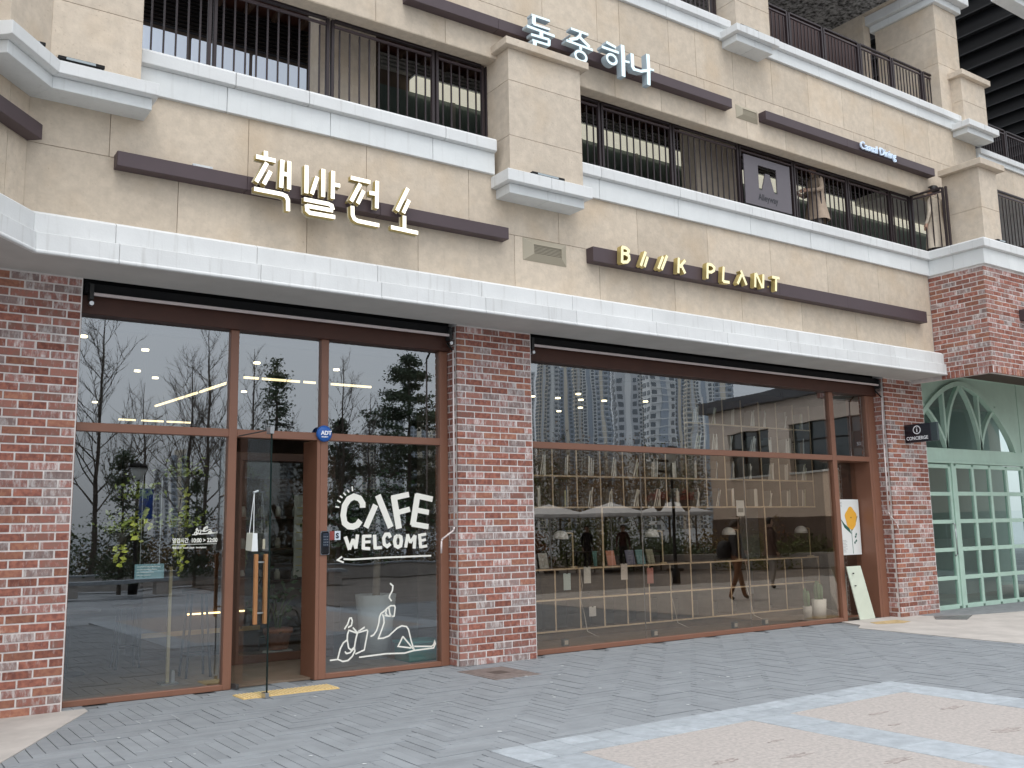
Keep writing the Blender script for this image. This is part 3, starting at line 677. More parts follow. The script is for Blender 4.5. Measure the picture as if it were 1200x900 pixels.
def vent(label, x0, x1, z0_, z1_, y_=-.55):
    t = thing('wall_vent', label, 'vent', 'khaki wall vents')
    fr = .085*(z1_-z0_)/.3
    O = [(x0, z0_), (x1, z0_), (x1, z1_), (x0, z1_)]; I_ = [(x0+fr*1.7, z0_+fr), (x1-fr*1.3, z0_+fr), (x1-fr*1.3, z1_-fr), (x0+fr*1.7, z1_-fr)]
    for i in range(4):
        j = (i+1) % 4; MB().prism([(O[i][0], -.505, O[i][1]), (O[j][0], -.505, O[j][1]), (I_[j][0], y_, I_[j][1]), (I_[i][0], y_, I_[i][1])], [(O[i][0], -.499, O[i][1]), (O[j][0], -.499, O[j][1]), (I_[j][0], -.499, I_[j][1]), (I_[i][0], -.499, I_[i][1])]).build('vent_frame', VENT, t)
    bx('vent_mesh', x0+fr, x1-fr, y_+.02, -.5, z0_+fr, z1_-fr, VENTD, t, 0)
    n = 7
    for i in range(n): 
        z = z0_+fr+(i+.5)*(z1_-z0_-2*fr)/n; bx('vent_slat', x0+fr*1.6, x1-fr*1.2, y_+.008, y_+.022, z-.004, z+.004, VENT, t, 0)
vent('khaki rectangular vent between the two lower sign bars', 6.705, 7.385, 4.895, 5.183)
vent('khaki rectangular vent between the two upper sign bars', 10.765, 11.25, 7.74, 7.955)
sb_ = thing('sign_bar', 'stub of dark plum sign bar on the projecting brick block, cut by the right edge', 'sign bar', 'dark brown sign bars on the stone wall')
bx('bar_section', 16.60, 20, -1.66, -1.515, 5.02, 5.21, BARBR, sb_, .004)
sf_ = thing('floodlight', 'small pale floodlight lying on the left sign bar', 'floodlight', 'ledge floodlights')
bx('lamp_housing', 2.60, 2.80, -.62, -.54, 5.216, 5.245, PALEG, sf_, .004); bx('lamp_lens', 2.63, 2.77, -.622, -.62, 5.222, 5.238, WHITEC, sf_, 0)
# floodlights lying on the ledges
def flood(label, x0, x1, y_, z_, grp='ledge floodlights'):
    t = thing('floodlight', label, 'floodlight', grp)
    bx('lamp_housing', x0, x1, y_, y_+.06, z_+.012, z_+.045, BLACK, t, .004); bx('lamp_lens', x0+.12*(x1-x0)+.02, x1-.2*(x1-x0), y_-.004, y_, z_+.016, z_+.04, mat('lamp_lens', (.35, .4, .42), .2), t, .002)
    bx('mount_foot', x0+.03, x0+.06, y_+.01, y_+.05, z_, z_+.014, BLACK, t, .001); bx('mount_foot', x1-.06, x1-.03, y_+.01, y_+.05, z_, z_+.014, BLACK, t, .001)
flood('slim black floodlight on the folded corbel at the upper left', 1.30, 1.70, -.85, 5.885)
flood('slim black floodlight on the angled part of the folded corbel', .93, 1.17, -1.02, 5.885)
flood('slim black floodlight on the corbel of the middle column', 6.62, 7.12, -.86, 5.868)
flood('small black floodlight on the ledge beside the corner column', 16.0, 16.3, -1.585, 6.338)
flood('small black floodlight on the upper left corbel end', 10.6, 11.0, -.84, 9.03)

# ------------------------------------------------------------------ shopfronts
FY0, FY1 = .22, .32
def frame_thing(name, label): return thing(name, label, 'shop window')
wl = frame_thing('shopfront_window', 'large brown framed cafe glazing at the left with the cafe welcome lettering')
for x0, x1, z0_, z1_ in ((1.76, 1.80, 0, 3.78), (3.31, 3.40, 0, 3.78), (4.36, 4.45, 0, 3.78), (5.92, 6.03, 0, 3.78)):
    bx('frame_post', x0, x1, FY0, FY1+.03, z0_, z1_, COPPER, wl, .004)
for a, b in ((1.80, 3.31), (4.45, 5.92)):
    bx('bottom_rail', a, b, FY0+.002, FY1, 0, .055, COPPER, wl, .004)
for a, b in ((1.80, 3.31), (3.40, 4.36), (4.45, 5.92)):
    bx('middle_rail', a, b, FY0+.002, FY1, 2.615, 2.70, COPPER, wl, .004)
    bx('glass_pane', a-.005, b+.005, .266, .278, 2.695, 3.79, GLASS, wl, 0)
for a, b in ((1.80, 3.31), (4.45, 5.92)): bx('glass_pane', a-.005, b+.005, .266, .278, .05, 2.62, GLASSL, wl, 0)
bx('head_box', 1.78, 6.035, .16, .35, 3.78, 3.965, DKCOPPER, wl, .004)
# deep door lining
bx('door_lining', 4.32, 4.36, .225, .62, 0, 2.62, COPPER, wl, .003); bx('door_lining', 3.40, 3.425, .33, .62, 0, 2.62, COPPER, wl, .003)
wr = frame_thing('shopfront_window', 'wide brown framed window on the right showing the bookshelves')
for x0, x1 in ((7.16, 7.20), (13.50, 13.61)): bx('frame_post', x0, x1, FY0, FY1+.02, 0, 3.78, COPPER, wr, .004)
bx('end_post', 14.50, 14.56, .22, .62, 0, 3.78, COPPER, wr, .004); bx('end_post', 14.562, 14.74, .215, .34, 0, 3.78, COPPER, wr, .004)
bx('bottom_rail', 7.20, 13.5, FY0+.002, FY1, 0, .062, COPPER, wr, .004); bx('bottom_rail', 13.61, 14.5, .50, .56, 0, .04, COPPER, wr, .003)
bx('middle_rail', 7.20, 13.5, FY0+.002, FY1, 2.63, 2.715, COPPER, wr, .004); bx('middle_rail', 13.61, 14.5, FY0+.002, FY1+.25, 2.63, 2.715, COPPER, wr, .004)
for a, b in ((7.18, 13.5), (13.6, 14.51)): bx('glass_pane', a, b, .266, .278, 2.71, 3.79, GLASS, wr, 0)
for a, b in ((7.18, 9.212), (9.218, 11.352), (11.358, 13.51)): bx('glass_pane', a, b, .266, .278, .055, 2.64, GLASSB, wr, 0)
for x_ in (9.215, 11.355): bx('glass_seam', x_-.004, x_+.004, .264, .28, .06, 2.63, mat('silicone_seam', (.16, .14, .12), .5), wr, 0)
bx('glass_pane', 13.6, 14.51, .52, .53, .03, 2.64, GLASSB, wr, 0)
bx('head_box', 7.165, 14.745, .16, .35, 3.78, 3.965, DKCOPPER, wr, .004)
# awning cassettes in the recess
PINKM = mat('awning_bar_metal', (.62, .54, .53), .4)
for lab, a, b in (('retracted awning cassette above the cafe glazing', 1.80, 6.02), ('retracted awning cassette above the bookshelf window', 7.18, 14.74)):
    t = thing('awning_cassette', lab, 'awning')
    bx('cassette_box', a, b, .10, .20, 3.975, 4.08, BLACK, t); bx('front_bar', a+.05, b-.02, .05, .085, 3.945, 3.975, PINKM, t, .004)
    for x_ in (a+.03, b-.06): bx('bracket', x_, x_+.04, .04, .14, 3.90, 4.06, mat('black_bracket', (.03, .03, .03), .4), t); MB().tube((x_+.02, .03, 3.86), (x_+.02, .10, 3.86), .022, k=10).build('end_knob', STEEL, t)
for lab, a, b, zz in (('black roller blind box inside the top of the cafe glazing', 1.86, 5.84, 3.69), ('black roller blind box inside the top of the bookshelf window', 7.3, 13.44, 3.67)):
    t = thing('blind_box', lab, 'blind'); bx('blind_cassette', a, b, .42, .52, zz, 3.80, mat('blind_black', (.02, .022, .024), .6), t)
    for i in range(4): bx('blind_bracket', a+.6+i*(b-a)/4, a+.66+i*(b-a)/4, .40, .42, zz-.02, zz+.06, BLACK, t, 0)
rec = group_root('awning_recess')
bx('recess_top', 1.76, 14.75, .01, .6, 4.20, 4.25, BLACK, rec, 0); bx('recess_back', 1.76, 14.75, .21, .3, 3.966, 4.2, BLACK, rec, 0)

# wall pipes (crank rods)
ROD = mat('pinkish_white_rod', (.66, .58, .56), .4)
t = thing('crank_rod', 'thin whitish awning crank rod with hooked end, left side of the middle brick pillar', 'crank rod', 'awning crank rods')
MB().path([(5.945, -.06, 3.75), (5.94, -.06, 1.62), (5.925, -.06, 1.58), (5.775, -.06, 1.485), (5.762, -.06, 1.46), (5.758, -.06, 1.32)], .0105).build('rod', ROD, t, smooth=True)
MB().tube((5.945, -.06, 3.74), (5.945, .08, 3.86), .012).build('rod_joint', BLACK, t)
t = thing('crank_rod', 'thin whitish awning crank rod leaning beside the right brick pillar', 'crank rod', 'awning crank rods')
MB().path([(14.57, -.06, 3.72), (14.535, -.06, 2.9), (14.515, -.06, 1.76), (14.56, -.06, 1.69), (14.69, -.06, 1.60), (14.735, -.06, 1.55), (14.765, -.06, 1.46)], .0125).build('rod', ROD, t, smooth=True)
MB().tube((14.57, -.06, 3.72), (14.60, .08, 3.86), .012).build('rod_joint', BLACK, t)

# glass door standing open
dr = thing('glass_door', 'frameless glass door standing open with two long oak handles', 'door')
hx, hy, ex, ey = 3.425, .24, 3.50, -.53
ang = math.atan2(ey-hy, ex-hx); DLn = math.hypot(ex-hx, ey-hy)
def dl(name, s0, s1, t0, t1, z0_, z1_, m_, bev=.002, par=None):
    o = MB().box(s0, s1, t0, t1, z0_, z1_).build(name, m_, par or dr, bev)
    o.location = (hx, hy, 0); o.rotation_euler = (0, 0, ang); return o
dl('glass_leaf', 0, DLn, -.006, .006, .02, 2.60, DOORGLASS, 0)
dl('leaf_edge', DLn, DLn+.012, -.007, .007, .02, 2.60, mat('dark_glass_edge', (.012, .022, .02), .7, spec=.1), 0)
dl('patch_fitting', DLn-.07, DLn+.02, -.02, .02, .0, .05, STEEL); dl('patch_fitting', DLn-.07, DLn+.02, -.02, .02, 2.585, 2.655, STEEL)
dl('patch_fitting', 0, .12, -.018, .018, .01, .06, mat('dark_fitting', (.06, .06, .06), .4)); 
dl('oak_handle', DLn-.20, DLn-.16, -.07, -.035, .69, 1.38, OAK, .004); dl('oak_handle', DLn-.20, DLn-.16, .035, .07, .69, 1.38, OAK, .004)
for z_ in (.80, 1.30): MB_ = dl('handle_bolt', DLn-.19, DLn-.175, -.036, .036, z_-.008, z_+.008, STEEL, .001)
dl('closer_arm', 0, DLn-.05, -.012, .0, 2.62, 2.632, mat('dark_fitting', (.06, .06, .06), .4))
dl('paper_label', DLn-.30, DLn-.235, -.0095, -.0065, 1.12, 1.34, WHITEP, 0)
dl('round_sticker', DLn-.13, DLn-.08, -.0095, -.0065, 1.43, 1.53, mat('sticker_cream', (.6, .56, .42), .6), 0)
bg_ = thing('tote_bag', 'small pale carrier bag hanging by its cord from a hook on the glass door', 'bag')
BAGM = mat('pale_bag_paper', (.58, .58, .50), .7); BAGS = mat('white_bag_side', (.8, .82, .82), .6)
u_ = Vector((math.cos(ang), math.sin(ang))); 
def dp(s, t_, z): n_ = Vector((-u_.y, u_.x)); p = Vector((hx, hy))+u_*s+n_*t_; return (p.x, p.y, z)
b0 = [dp(DLn-.33, -.10, 1.42), dp(DLn-.19, -.10, 1.41), dp(DLn-.19, -.03, 1.41), dp(DLn-.33, -.03, 1.42)]
b1 = [dp(DLn-.33, -.09, 1.595), dp(DLn-.19, -.09, 1.59), dp(DLn-.19, -.04, 1.59), dp(DLn-.33, -.04, 1.595)]
MB().prism(b0, b1).build('bag_body', BAGM, bg_, .004)
MB().prism([dp(DLn-.188, -.098, 1.41), dp(DLn-.186, -.098, 1.41), dp(DLn-.186, -.032, 1.41), dp(DLn-.188, -.032, 1.41)], [dp(DLn-.188, -.088, 1.59), dp(DLn-.186, -.088, 1.59), dp(DLn-.186, -.042, 1.59), dp(DLn-.188, -.042, 1.59)]).build('bag_gusset', BAGS, bg_)
MB().path([dp(DLn-.31, -.07, 1.59), dp(DLn-.26, -.05, 2.0), dp(DLn-.21, -.07, 1.59)], .004).build('bag_cord', BAGS, bg_); MB().tube(dp(DLn-.26, -.008, 2.02), dp(DLn-.26, -.06, 2.0), .012).build('hook', STEEL, bg_)
# round blue alarm disc, keypad, small stickers
BLUE = mat('blue_plastic', (.015, .11, .42), .3)
t = thing('alarm_sign', 'round blue security disc on the frame above the glass door', 'alarm sign')
MB().lathe([(.0, 0), (.082, 0), (.092, .012), (.092, .028), (.075, .045), (.0, .05)], k=28).build('disc', BLUE, t, smooth=True).matrix_world = Matrix.Translation((4.39, .22, 2.69)) @ Matrix.Rotation(rad(90), 4, 'X')
text('lettering', 'ADT', .062, mat('white_print', (.85, .87, .9), .5), facing(4.34, .165, 2.675), t, bold=.003, ext=.001)
text('lettering', 'SECURITY', .018, MATS['white_print'], facing(4.345, .165, 2.645), t, bold=.001, ext=.001)
t = thing('door_keypad', 'black keypad with grey rim on the frame post right of the glass door', 'keypad')
bx('keypad_body', 4.372, 4.468, .195, .22, 1.345, 1.595, mat('black_plastic', (.012, .013, .016), .2), t, .012)
bx('keypad_rim', 4.366, 4.474, .205, .219, 1.338, 1.602, mat('grey_plastic', (.30, .31, .34), .3, metal=.4), t, .012)
bx('keypad_screen', 4.385, 4.455, .191, .196, 1.43, 1.58, mat('screen_black', (.02, .03, .05), .1, spec=.8), t, .004)
for i in range(3):
    for j in range(4): bx('key', 4.395+i*.021, 4.405+i*.021, .189, .191, 1.445+j*.03, 1.452+j*.03, mat('key_glow', (.25, .28, .32), .5), t, 0)
t = thing('window_sticker', 'small white and red stickers on the glass beside the keypad', 'sticker')
bx('sticker_sheet', 4.56, 4.63, .2635, .2655, 1.50, 1.60, mat('sticker_white', (.6, .66, .72), .5), t, 0); bx('sticker_sheet', 4.50, 4.555, .2635, .2655, 1.50, 1.60, mat('sticker_red', (.28, .06, .05), .5), t, 0)
text('sticker_print', 'S', .08, MATS['screen_black'], facing(4.573, .2628, 1.52), t, bold=.004)

# ------------------------------------------------------------------ lettering
GOLD = [[[3.294,5.473],[3.296,5.4]],[[3.192,5.393],[3.401,5.39]],[[3.308,5.348],[3.201,5.123]],[[3.348,5.266],[3.279,5.114]],[[3.472,5.415],[3.464,5.112]],[[3.546,5.416],[3.549,5.11]],[[3.476,5.267],[3.549,5.266]],[[3.178,5.045],[3.471,5.043],[3.518,5.031],[3.539,4.993],[3.542,4.874]],[[3.739,5.412],[3.741,5.106]],[[3.861,5.311],[3.8,5.108]],[[3.927,5.41],[3.929,5.101]],[[4.04,5.411],[4.037,5.101]],[[4.041,5.261],[4.122,5.262]],[[3.714,5.035],[3.987,5.034],[4.026,5.023],[4.042,4.978]],[[4.042,4.969],[3.746,4.969]],[[3.745,4.98],[3.75,4.921],[3.78,4.898],[4.067,4.902]],[[4.246,5.379],[4.479,5.374]],[[4.36,5.331],[4.253,5.114]],[[4.401,5.261],[4.329,5.102]],[[4.563,5.404],[4.558,5.089]],[[4.469,5.25],[4.559,5.253]],[[4.267,5.062],[4.27,4.962],[4.29,4.923],[4.33,4.906],[4.589,4.9]],[[4.947,5.394],[4.809,5.107]],[[4.961,5.259],[4.887,5.096]],[[4.901,5.064],[4.901,4.901]],[[4.733,4.905],[5.074,4.895]]]
PLANT = [[[8.142,5.225],[8.127,5.003]],[[8.137,5.22],[8.211,5.214],[8.25,5.189],[8.238,5.152],[8.192,5.136],[8.137,5.135]],[[8.192,5.134],[8.251,5.116],[8.254,5.068],[8.217,5.028],[8.127,5.011]],[[8.554,5.219],[8.456,5.01]],[[8.586,5.153],[8.522,5.008]],[[8.869,5.201],[8.772,5.015]],[[8.945,5.225],[8.834,5.012]],[[9.166,5.228],[9.144,5.008]],[[9.287,5.21],[9.174,5.096]],[[9.208,5.126],[9.275,5.02]],[[9.726,5.226],[9.706,5.009]],[[9.721,5.221],[9.806,5.219],[9.855,5.188],[9.846,5.144],[9.789,5.111],[9.721,5.11]],[[10.048,5.229],[10.019,5.006]],[[10.019,5.01],[10.154,5.012]],[[10.414,5.161],[10.322,5.015]],[[10.405,5.223],[10.511,5.022]],[[10.716,5.229],[10.693,5.014]],[[10.729,5.231],[10.85,5.022]],[[10.887,5.233],[10.865,5.024]],[[11.08,5.22],[11.246,5.222]],[[11.172,5.227],[11.147,5.015]]]
W3D = [[4,[[6.727,8.022],[6.723,7.888]]],[2,[[6.688,8.009],[6.979,8.013]]],[2,[[6.712,7.889],[6.976,7.894]]],[2.4,[[6.611,7.832],[7.048,7.823]]],[4,[[6.836,7.823],[6.834,7.736]]],[2.4,[[6.675,7.737],[6.96,7.749]]],[3,[[6.958,7.753],[6.952,7.669]]],[2.2,[[6.689,7.664],[6.958,7.671]]],[4,[[6.728,7.671],[6.725,7.565]]],[2.4,[[6.726,7.575],[6.978,7.585]]],[2.2,[[7.32,8.013],[7.612,8.011]]],[2.8,[[7.482,8.012],[7.468,7.953],[7.416,7.901],[7.291,7.848]]],[3,[[7.453,7.939],[7.629,7.841]]],[2.4,[[7.238,7.823],[7.682,7.813]]],[3,[[7.475,7.821],[7.472,7.756]]],[2.6,[[7.922,7.997],[8.09,7.969]]],[2.6,[[7.838,7.909],[8.137,7.906]]],[4.5,[[8.207,8.039],[8.21,7.84],[8.206,7.584]]],[2.2,[[8.234,7.814],[8.323,7.82]]],[4,[[8.376,7.964],[8.379,7.774],[8.409,7.736]]],[2.8,[[8.39,7.741],[8.526,7.748],[8.687,7.807]]],[4.2,[[8.669,8.037],[8.673,7.793],[8.665,7.583]]],[2,[[8.701,7.823],[8.774,7.829]]]]
RINGS = [[[7.473,7.667],[7.575,7.686],[7.476,7.757]],[[8.006,7.777],[8.1,7.789],[8.01,7.865]]]
CAFE = [[55,[[4.904,1.86],[4.904,1.909],[4.865,1.966],[4.794,1.988],[4.729,1.957],[4.679,1.882],[4.662,1.775],[4.68,1.689],[4.731,1.651],[4.787,1.645],[4.838,1.666],[4.877,1.714]]],[55,[[5.071,1.892],[4.945,1.634]]],[60,[[5.098,2.004],[5.267,1.63]]],[62,[[5.306,1.987],[5.375,1.615]]],[50,[[5.275,1.97],[5.509,2.016]]],[48,[[5.363,1.804],[5.521,1.842]]],[60,[[5.628,2.022],[5.561,1.652]]],[52,[[5.605,2.003],[5.833,1.96]]],[48,[[5.598,1.834],[5.78,1.802]]],[50,[[5.546,1.669],[5.772,1.632]]],[13,[[4.769,2.103],[4.777,2.049]]],[13,[[4.71,2.065],[4.732,2.035]]],[13,[[4.663,2.03],[4.693,2.003]]],[13,[[4.619,1.994],[4.652,1.973]]],[13,[[4.588,1.944],[4.629,1.921]]],[13,[[4.566,1.873],[4.612,1.866]]],[34,[[4.689,1.535],[4.745,1.388]]],[30,[[4.741,1.39],[4.788,1.506]]],[30,[[4.783,1.506],[4.824,1.399]]],[32,[[4.819,1.399],[4.842,1.556]]],[32,[[4.918,1.546],[4.914,1.388]]],[28,[[4.91,1.534],[5.018,1.536]]],[26,[[4.91,1.469],[5.006,1.471]]],[28,[[4.905,1.4],[5.001,1.391]]],[34,[[5.057,1.549],[5.067,1.387]]],[28,[[5.055,1.398],[5.152,1.401]]],[32,[[5.263,1.513],[5.244,1.552],[5.201,1.552],[5.174,1.509],[5.183,1.438],[5.22,1.412],[5.263,1.442]]],[34,[[5.363,1.535],[5.4,1.516],[5.406,1.466],[5.396,1.417],[5.362,1.401],[5.329,1.418],[5.316,1.468],[5.329,1.517],[5.363,1.535]]],[30,[[5.463,1.393],[5.492,1.547]]],[28,[[5.489,1.547],[5.526,1.447]]],[28,[[5.523,1.447],[5.59,1.534]]],[32,[[5.59,1.534],[5.577,1.379]]],[32,[[5.651,1.55],[5.666,1.382]]],[26,[[5.648,1.533],[5.742,1.545]]],[24,[[5.658,1.468],[5.736,1.481]]],[26,[[5.661,1.394],[5.754,1.406]]],[15,[[4.67,1.284],[4.787,1.277],[5.195,1.286],[5.809,1.289]]],[15,[[4.652,1.313],[4.598,1.276],[4.673,1.246]]]]
DRAW = [[[5.258,0.989],[5.296,0.958],[5.289,0.905],[5.255,0.853],[5.248,0.824],[5.279,0.787]],[[5.242,0.719],[5.269,0.735],[5.316,0.732],[5.324,0.714],[5.312,0.614],[5.282,0.612],[5.258,0.635],[5.242,0.719]],[[5.242,0.724],[5.188,0.681],[5.141,0.654],[5.124,0.62],[5.115,0.551],[5.089,0.472],[5.05,0.422],[5.01,0.408]],[[5.161,0.647],[5.178,0.605],[5.182,0.547],[5.155,0.478],[5.109,0.377],[5.175,0.378],[5.242,0.396],[5.35,0.476],[5.411,0.498],[5.473,0.485],[5.5,0.448],[5.534,0.321],[5.575,0.205]],[[5.215,0.691],[5.202,0.656],[5.222,0.628]],[[5.188,0.63],[5.282,0.612]],[[5.425,0.377],[5.363,0.27],[5.534,0.238]],[[5.425,0.377],[5.562,0.224]],[[5.575,0.253],[5.806,0.234],[5.835,0.25],[5.849,0.29],[5.86,0.259],[5.834,0.214],[5.568,0.206],[5.445,0.187],[5.216,0.201],[4.869,0.191]],[[4.688,0.512],[4.725,0.561],[4.75,0.627],[4.772,0.629],[4.783,0.597],[4.773,0.546],[4.732,0.526]],[[4.79,0.522],[4.848,0.46],[4.964,0.483],[4.975,0.468],[4.933,0.265],[4.824,0.231]],[[4.848,0.46],[4.829,0.399],[4.81,0.298]],[[4.745,0.502],[4.726,0.452],[4.723,0.396],[4.74,0.304],[4.772,0.278],[4.81,0.304]],[[4.745,0.496],[4.848,0.455]],[[4.854,0.471],[4.938,0.517]],[[4.516,0.188],[4.609,0.191],[4.639,0.301],[4.676,0.365],[4.727,0.395]],[[4.615,0.19],[4.672,0.163],[4.735,0.168],[4.786,0.209],[4.817,0.263],[4.81,0.298]],[[4.81,0.298],[4.76,0.251],[4.715,0.244],[4.696,0.268]]]
DRAW2 = [[[3.11,1.665],[3.115,1.668],[3.124,1.668],[3.126,1.665],[3.124,1.652],[3.118,1.651],[3.114,1.654],[3.11,1.665]],[[3.11,1.666],[3.1,1.66],[3.091,1.656],[3.088,1.652],[3.087,1.642],[3.082,1.631],[3.074,1.624],[3.067,1.622]],[[3.095,1.655],[3.098,1.65],[3.099,1.642],[3.094,1.632],[3.086,1.618],[3.099,1.619],[3.111,1.622],[3.132,1.633],[3.143,1.637],[3.155,1.635],[3.16,1.631],[3.167,1.614],[3.175,1.599]],[[3.105,1.662],[3.103,1.657],[3.107,1.653]],[[3.1,1.653],[3.118,1.651]],[[3.146,1.621],[3.135,1.606],[3.167,1.603]],[[3.146,1.621],[3.173,1.601]],[[3.175,1.605],[3.218,1.604],[3.223,1.607],[3.225,1.612],[3.227,1.608],[3.223,1.602],[3.174,1.599],[3.151,1.595],[3.107,1.595],[3.04,1.591]],[[3.003,1.634],[3.01,1.641],[3.015,1.65],[3.019,1.651],[3.021,1.646],[3.02,1.639],[3.012,1.636]],[[3.023,1.636],[3.035,1.628],[3.057,1.632],[3.06,1.63],[3.052,1.601],[3.031,1.596]],[[3.035,1.628],[3.031,1.619],[3.028,1.605]],[[3.014,1.633],[3.011,1.626],[3.01,1.618],[3.014,1.605],[3.02,1.602],[3.028,1.606]],[[3.014,1.632],[3.035,1.627]],[[3.036,1.629],[3.052,1.636]],[[2.969,1.587],[2.988,1.588],[2.994,1.604],[3.001,1.613],[3.011,1.618]],[[2.989,1.588],[3.001,1.585],[3.013,1.586],[3.023,1.593],[3.029,1.6],[3.028,1.605]],[[3.028,1.605],[3.018,1.598],[3.009,1.597],[3.005,1.6]]]
def letter(t, strokes, w_, y0, y1, mats, name='letter'):
    mb_ = MB()
    for i, s_ in enumerate(strokes):
        ww, pts = s_ if isinstance(s_[0], (int, float)) else (w_, s_)
        mb_.stroke(pts, ww, y0-.0006*i, y1)
    return mb_.build(name, mats, t)
t = thing('korean_letter_sign', 'glowing cream and gold Korean channel letters over the left sign bar', 'sign')
HALO = mat('clear_acrylic_back', (.50, .46, .36), .3)
for a, b in ((0, 8), (8, 16), (16, 22), (22, 26)):
    letter(t, GOLD[a:b], .044, -.762, -.70, [GOLDF, GOLDE]); letter(t, GOLD[a:b], .066, -.699, -.690, [HALO, HALO], 'letter_back')
    c = GOLD[a][0]; bx('stand_off', c[0]-.01, c[0]+.01, -.69, -.5, 5.12, 5.14, GOLDE, t, 0)
t = thing('brass_letter_sign', 'pale brass book plant letters standing on the right sign bar', 'sign')
for a, b in ((0, 3), (3, 5), (5, 7), (7, 10), (10, 12), (12, 14), (14, 16), (16, 19), (19, 21)):
    letter(t, PLANT[a:b], .041, -.74, -.66, [YFACE, GOLDE]); q = PLANT[a][0]; bx('stand_off', q[0]-.01, q[0]+.01, -.66, -.64, 5.08, 5.10, GOLDE, t, 0)
t = thing('korean_letter_sign', 'pale blue white Korean letters with deep grey sides on the upper sign bar', 'sign')
def ringmb(mb_, c, rx, rz, w_, y0, y1, tilt=0):
    k = 28
    def P(r1, r2, y): return [(c[0]+r1*math.cos(a)*math.cos(0), y, c[1]+r2*math.sin(a)) for a in (2*math.pi*i/k for i in range(k))]
    A, B, C_, D_ = P(rx, rz, y0), P(rx-w_, rz-w_, y0), P(rx-w_, rz-w_, y1), P(rx, rz, y1)
    vs = A+B+C_+D_
    for i in range(k):
        j = (i+1) % k
        mb_.add([vs[i], vs[j], vs[k+j], vs[k+i]], [(0, 1, 2, 3)], 0)
        mb_.add([vs[k+i], vs[k+j], vs[2*k+j], vs[2*k+i]], [(0, 1, 2, 3)], 1)
        mb_.add([vs[2*k+i], vs[2*k+j], vs[3*k+j], vs[3*k+i]], [(0, 1, 2, 3)], 1)
        mb_.add([vs[3*k+i], vs[3*k+j], vs[j], vs[i]], [(0, 1, 2, 3)], 1)
for a, b, rg in ((0, 10, None), (10, 15, 0), (15, 19, 1), (19, 23, None)):
    mb_ = MB()
    for i, (w_, pts) in enumerate(W3D[a:b]): mb_.stroke(pts, w_*.0145, -.82-.0006*i, -.72)
    if rg is not None:
        c, e1, e2 = RINGS[rg]; ringmb(mb_, c, abs(e1[0]-c[0])*1.08, abs(e2[1]-c[1])*.95, .036, -.822, -.72)
    mb_.build('letter', [WLET, WSIDE], t)
    q = W3D[a][1][0]; bx('stand_off', q[0]+.08, q[0]+.10, -.69, -.5, q[1]-.02, q[1], WSIDE, t, 0)
t = thing('casual_dining_sign', 'small pale serif casual dining letters on the far upper sign bar', 'sign')
serif = 'Casual Dining'
text('lettering', serif, .185, mat('pale_blue_letter', (.62, .74, .90), .4, emit=.15), facing(13.60, -.68, 7.815), t, ext=.012, bold=.002, sx=.98)
bx('stand_off', 13.62, 14.70, -.675, -.64, 7.82, 7.83, BARBR, t, 0)
t = thing('cafe_lettering', 'hand drawn cream cafe welcome lettering and arrow on the glass', 'window lettering')
groups = [(0, 1, 'letter'), (1, 3, 'letter'), (3, 6, 'letter'), (6, 10, 'letter')]+[(i, i+1, 'ray_mark') for i in range(10, 16)]+[(16, 20, 'letter'), (20, 24, 'letter'), (24, 26, 'letter'), (26, 27, 'letter'), (27, 28, 'letter'), (28, 32, 'letter'), (32, 36, 'letter'), (36, 38, 'arrow')]
for a, b, nm in groups:
    mb_ = MB()
    for i, (w_, pts) in enumerate(CAFE[a:b]): mb_.stroke(pts, w_*.00128, .2620-.0003*i, .2655, 0, 0)
    mb_.build(nm, [VINYL], t)
t = thing('figure_drawing', 'cream line drawing of a reclining reader with cup, book and bird on the glass', 'window lettering')
for i, pts in enumerate(DRAW):
    MB().stroke(pts, .0165, .2622-.0002*(i % 4), .2655, 0, 0).build('drawn_line', [VINYL], t)
t = thing('opening_hours_lettering', 'small white opening hours text with tiny line drawing on the left glass', 'window lettering')
mb_ = MB()
for i, pts in enumerate(DRAW2): mb_.stroke(pts, .009, .2622-.0002*(i % 4), .2655, 0, 0)
mb_.build('small_drawing', [VINYL], t)
text('lettering', '영업시간', .058, VINYL, facing(2.768, .2625, 1.508), t, bold=.0012, sx=.78)
text('lettering', '10:00 > 22:00', .060, VINYL, facing(2.958, .2625, 1.508), t, bold=.0018, sx=.82)
bx('underline', 2.77, 3.225, .2625, .2655, 1.488, 1.492, VINYL, t, 0)
text('lettering', '책발전소  book plant  bookplant', .024, VINYL, facing(2.77, .2625, 1.448), t, bold=.0006, sx=1.1)
# concierge blade sign
t = thing('concierge_sign', 'black concierge blade sign with ringed i projecting from the right brick pillar', 'sign')
bx('sign_plate', 15.25, 15.31, -.50, -.005, 2.955, 3.275, mat('gloss_black', (.012, .012, .02), .2, spec=.6), t, .004)
bx('sign_edge_block', 15.252, 15.308, -.62, -.502, 2.955, 3.275, mat('slate_edge', (.05, .07, .075), .3), t, .004)
sidem = lambda y, z: Matrix(((0, 0, -1, 15.246), (-1, 0, 0, y), (0, 1, 0, z), (0, 0, 0, 1)))
text('lettering', 'CONCIERGE', .083, mat('white_print', (.85, .87, .9), .5), sidem(-.035, 3.0), t, bold=.002, ext=.001, sx=.88)
mb_ = MB(); k = 28
for i in range(k):
    a0_, a1_ = 2*math.pi*i/k, 2*math.pi*(i+1)/k
    mb_.add([(15.245, -.245-.075*math.cos(a0_), 3.17+.075*math.sin(a0_)), (15.245, -.245-.075*math.cos(a1_), 3.17+.075*math.sin(a1_)), (15.245, -.245-.058*math.cos(a1_), 3.17+.058*math.sin(a1_)), (15.245, -.245-.058*math.cos(a0_), 3.17+.058*math.sin(a0_))], [(0, 1, 2, 3)])
